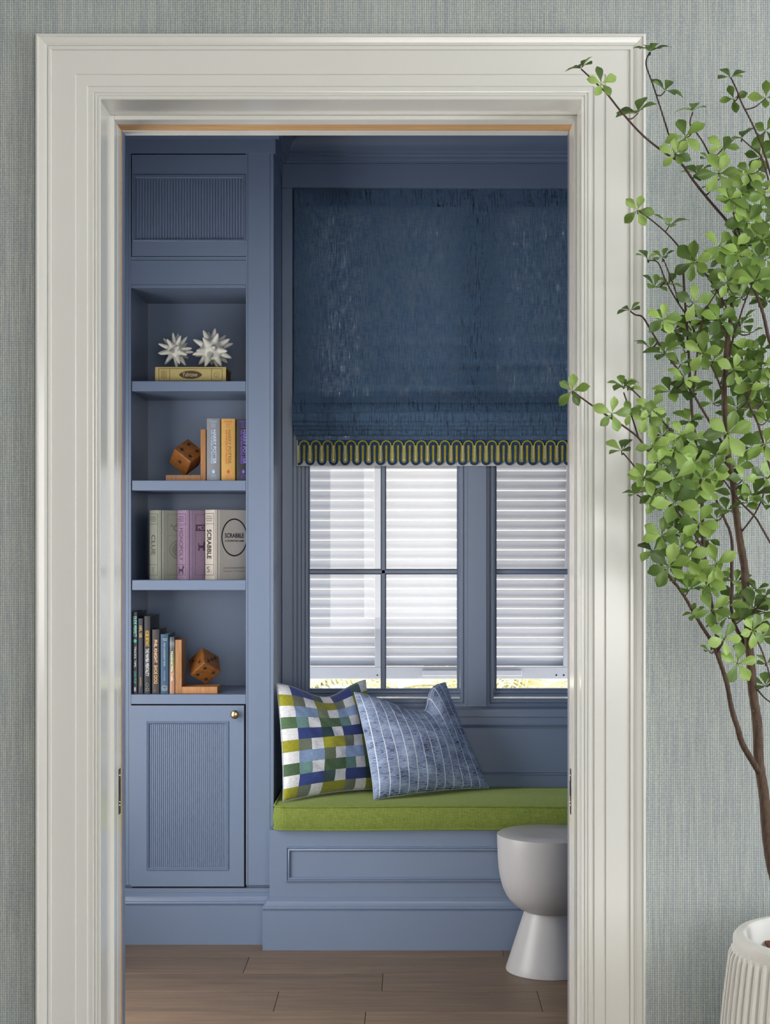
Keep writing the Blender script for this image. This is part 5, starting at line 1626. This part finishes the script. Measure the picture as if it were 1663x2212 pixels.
# ================================================================== GARDEN outside
M['frond'] = leaf_mat('dry_green_frond', rgb(158, 158, 112), rgb(206, 198, 162))
def palm(x, y, z, n, L, label, seed):
    rp = random.Random(seed)
    t = thing('palm_plant', (x, y, -0.35), label, 'palm', 'palms below the shutters')
    MB().tube([(x, y, -0.35), (x + 0.02, y, (z - 0.35) / 2), (x, y, z)], [0.06, 0.05, 0.045], 9).build('stem', M['bark'], t, smooth=True)
    for i in range(n):
        a = 2 * math.pi * i / n + rp.uniform(-.2, .2)
        el = rp.uniform(0.15, 0.9)
        d = Vector((math.cos(a) * math.cos(el), math.sin(a) * math.cos(el), math.sin(el)))
        pts = [Vector((x, y, z)) + d * (L * q / 10) - Vector((0, 0, 0.55 * L * (q / 10) ** 2)) for q in range(11)]
        m = MB().tube(pts, [0.010 * (1 - 0.08 * q) for q in range(11)], 5)
        for q in range(2, 11):
            for sd_ in (-1, 1):
                for h in (0, 0.5):
                    p0 = pts[q].lerp(pts[q - 1], h)
                    tan_ = (pts[q] - pts[q - 1]).normalized()
                    side = tan_.cross(Vector((0, 0, 1))).normalized() * sd_
                    ll = L * 0.42 * math.sin(math.pi * (q - 0.5) / 11)
                    p1 = p0 + (side * 0.8 + tan_ * 0.55 - Vector((0, 0, 0.3))).normalized() * ll
                    w_ = tan_ * 0.012
                    mid = p0.lerp(p1, 0.4) + Vector((0, 0, 0.02))
                    m.add([p0 - w_ * .4, p0 + w_ * .4, mid + w_, mid - w_, p1], [(0, 1, 2, 3), (3, 2, 4)])
        m.build('frond', M['frond'], t)
palm(-0.55, 8.0, 0.62, 22, 0.66, 'low feathery palm below the shutter, behind the check pillow', 1)
palm(0.38, 9.45, 0.50, 24, 0.72, 'low feathery palm below the shutter, beside the mullion', 2)
palm(1.15, 7.95, 0.62, 22, 0.66, 'low feathery palm below the shutter at the door frame', 3)

# ---- a pale blue car parked beyond the palms
cx, cyy, cz = 2.9, 13.5, -0.35
car = thing('car', (cx, cyy, cz), 'pale blue parked car glimpsed under the shutter', 'car')
M['carblue'] = paint('pale_blue_car_paint', rgb(150, 178, 210), 0.25, 0.5, 0.02, 0)
M['carglass'] = flat('dark_car_glass', rgb(70, 90, 112), 0.1)
M['tyre'] = flat('tyre_rubber', rgb(34, 34, 36), 0.8)
sil = [(-2.1, 0.30), (-2.08, 0.62), (-1.75, 0.80), (-1.05, 0.90), (-0.45, 1.34), (0.75, 1.40), (1.45, 1.00), (2.0, 0.92), (2.1, 0.60), (2.08, 0.30)]
m = MB()
k = len(sil)
rows = [(-0.86, 0.90), (-0.80, 1.0), (0.80, 1.0), (0.86, 0.90)]
m.add([(cx + x * (1 if z < 1 else 0.97), cyy + y * (1 if z < 0.95 else 0.84), cz + 0.3 + (z - 0.3) * q) for y, q in rows for x, z in sil],
      [(i * k + j, i * k + (j + 1) % k, (i + 1) * k + (j + 1) % k, (i + 1) * k + j) for i in range(3) for j in range(k)] + [tuple(range(k)), tuple(range(4 * k - 1, 3 * k - 1, -1))])
m.build('car_body', M['carblue'], car, smooth=True, angle=40)
for a, b in (((-0.88, 0.95), (0.12, 1.30)), ((0.18, 0.97), (1.05, 1.30))):
    for sy in (-1, 1):
        y = cyy + sy * 0.745
        MB().add([(cx + a[0], y + 0.04 * sy, cz + a[1]), (cx + b[0], y + 0.04 * sy, cz + a[1]), (cx + b[0] - 0.12, y - 0.03 * sy, cz + b[1]), (cx + a[0] + 0.42, y - 0.03 * sy, cz + b[1])], [(0, 1, 2, 3)]).build('side_window', M['carglass'], car)
MB().add([(cx - 1.03, cyy - 0.66, cz + 0.915), (cx - 1.03, cyy + 0.66, cz + 0.915), (cx - 0.50, cyy + 0.58, cz + 1.315), (cx - 0.50, cyy - 0.58, cz + 1.315)], [(0, 1, 2, 3)]).build('windscreen', M['carglass'], car)
for x in (-1.35, 1.35):
    for sy in (-1, 1):
        w_ = MB().tube([(cx + x, cyy + sy * 0.68, cz + 0.31), (cx + x, cyy + sy * 0.885, cz + 0.31)], 0.31, 24).build('wheel', M['tyre'], car, smooth=True)
        MB().tube([(cx + x, cyy + sy * 0.88, cz + 0.31), (cx + x, cyy + sy * 0.895, cz + 0.31)], 0.19, 20).build('hub_cap', M['chrome'], w_, smooth=True)
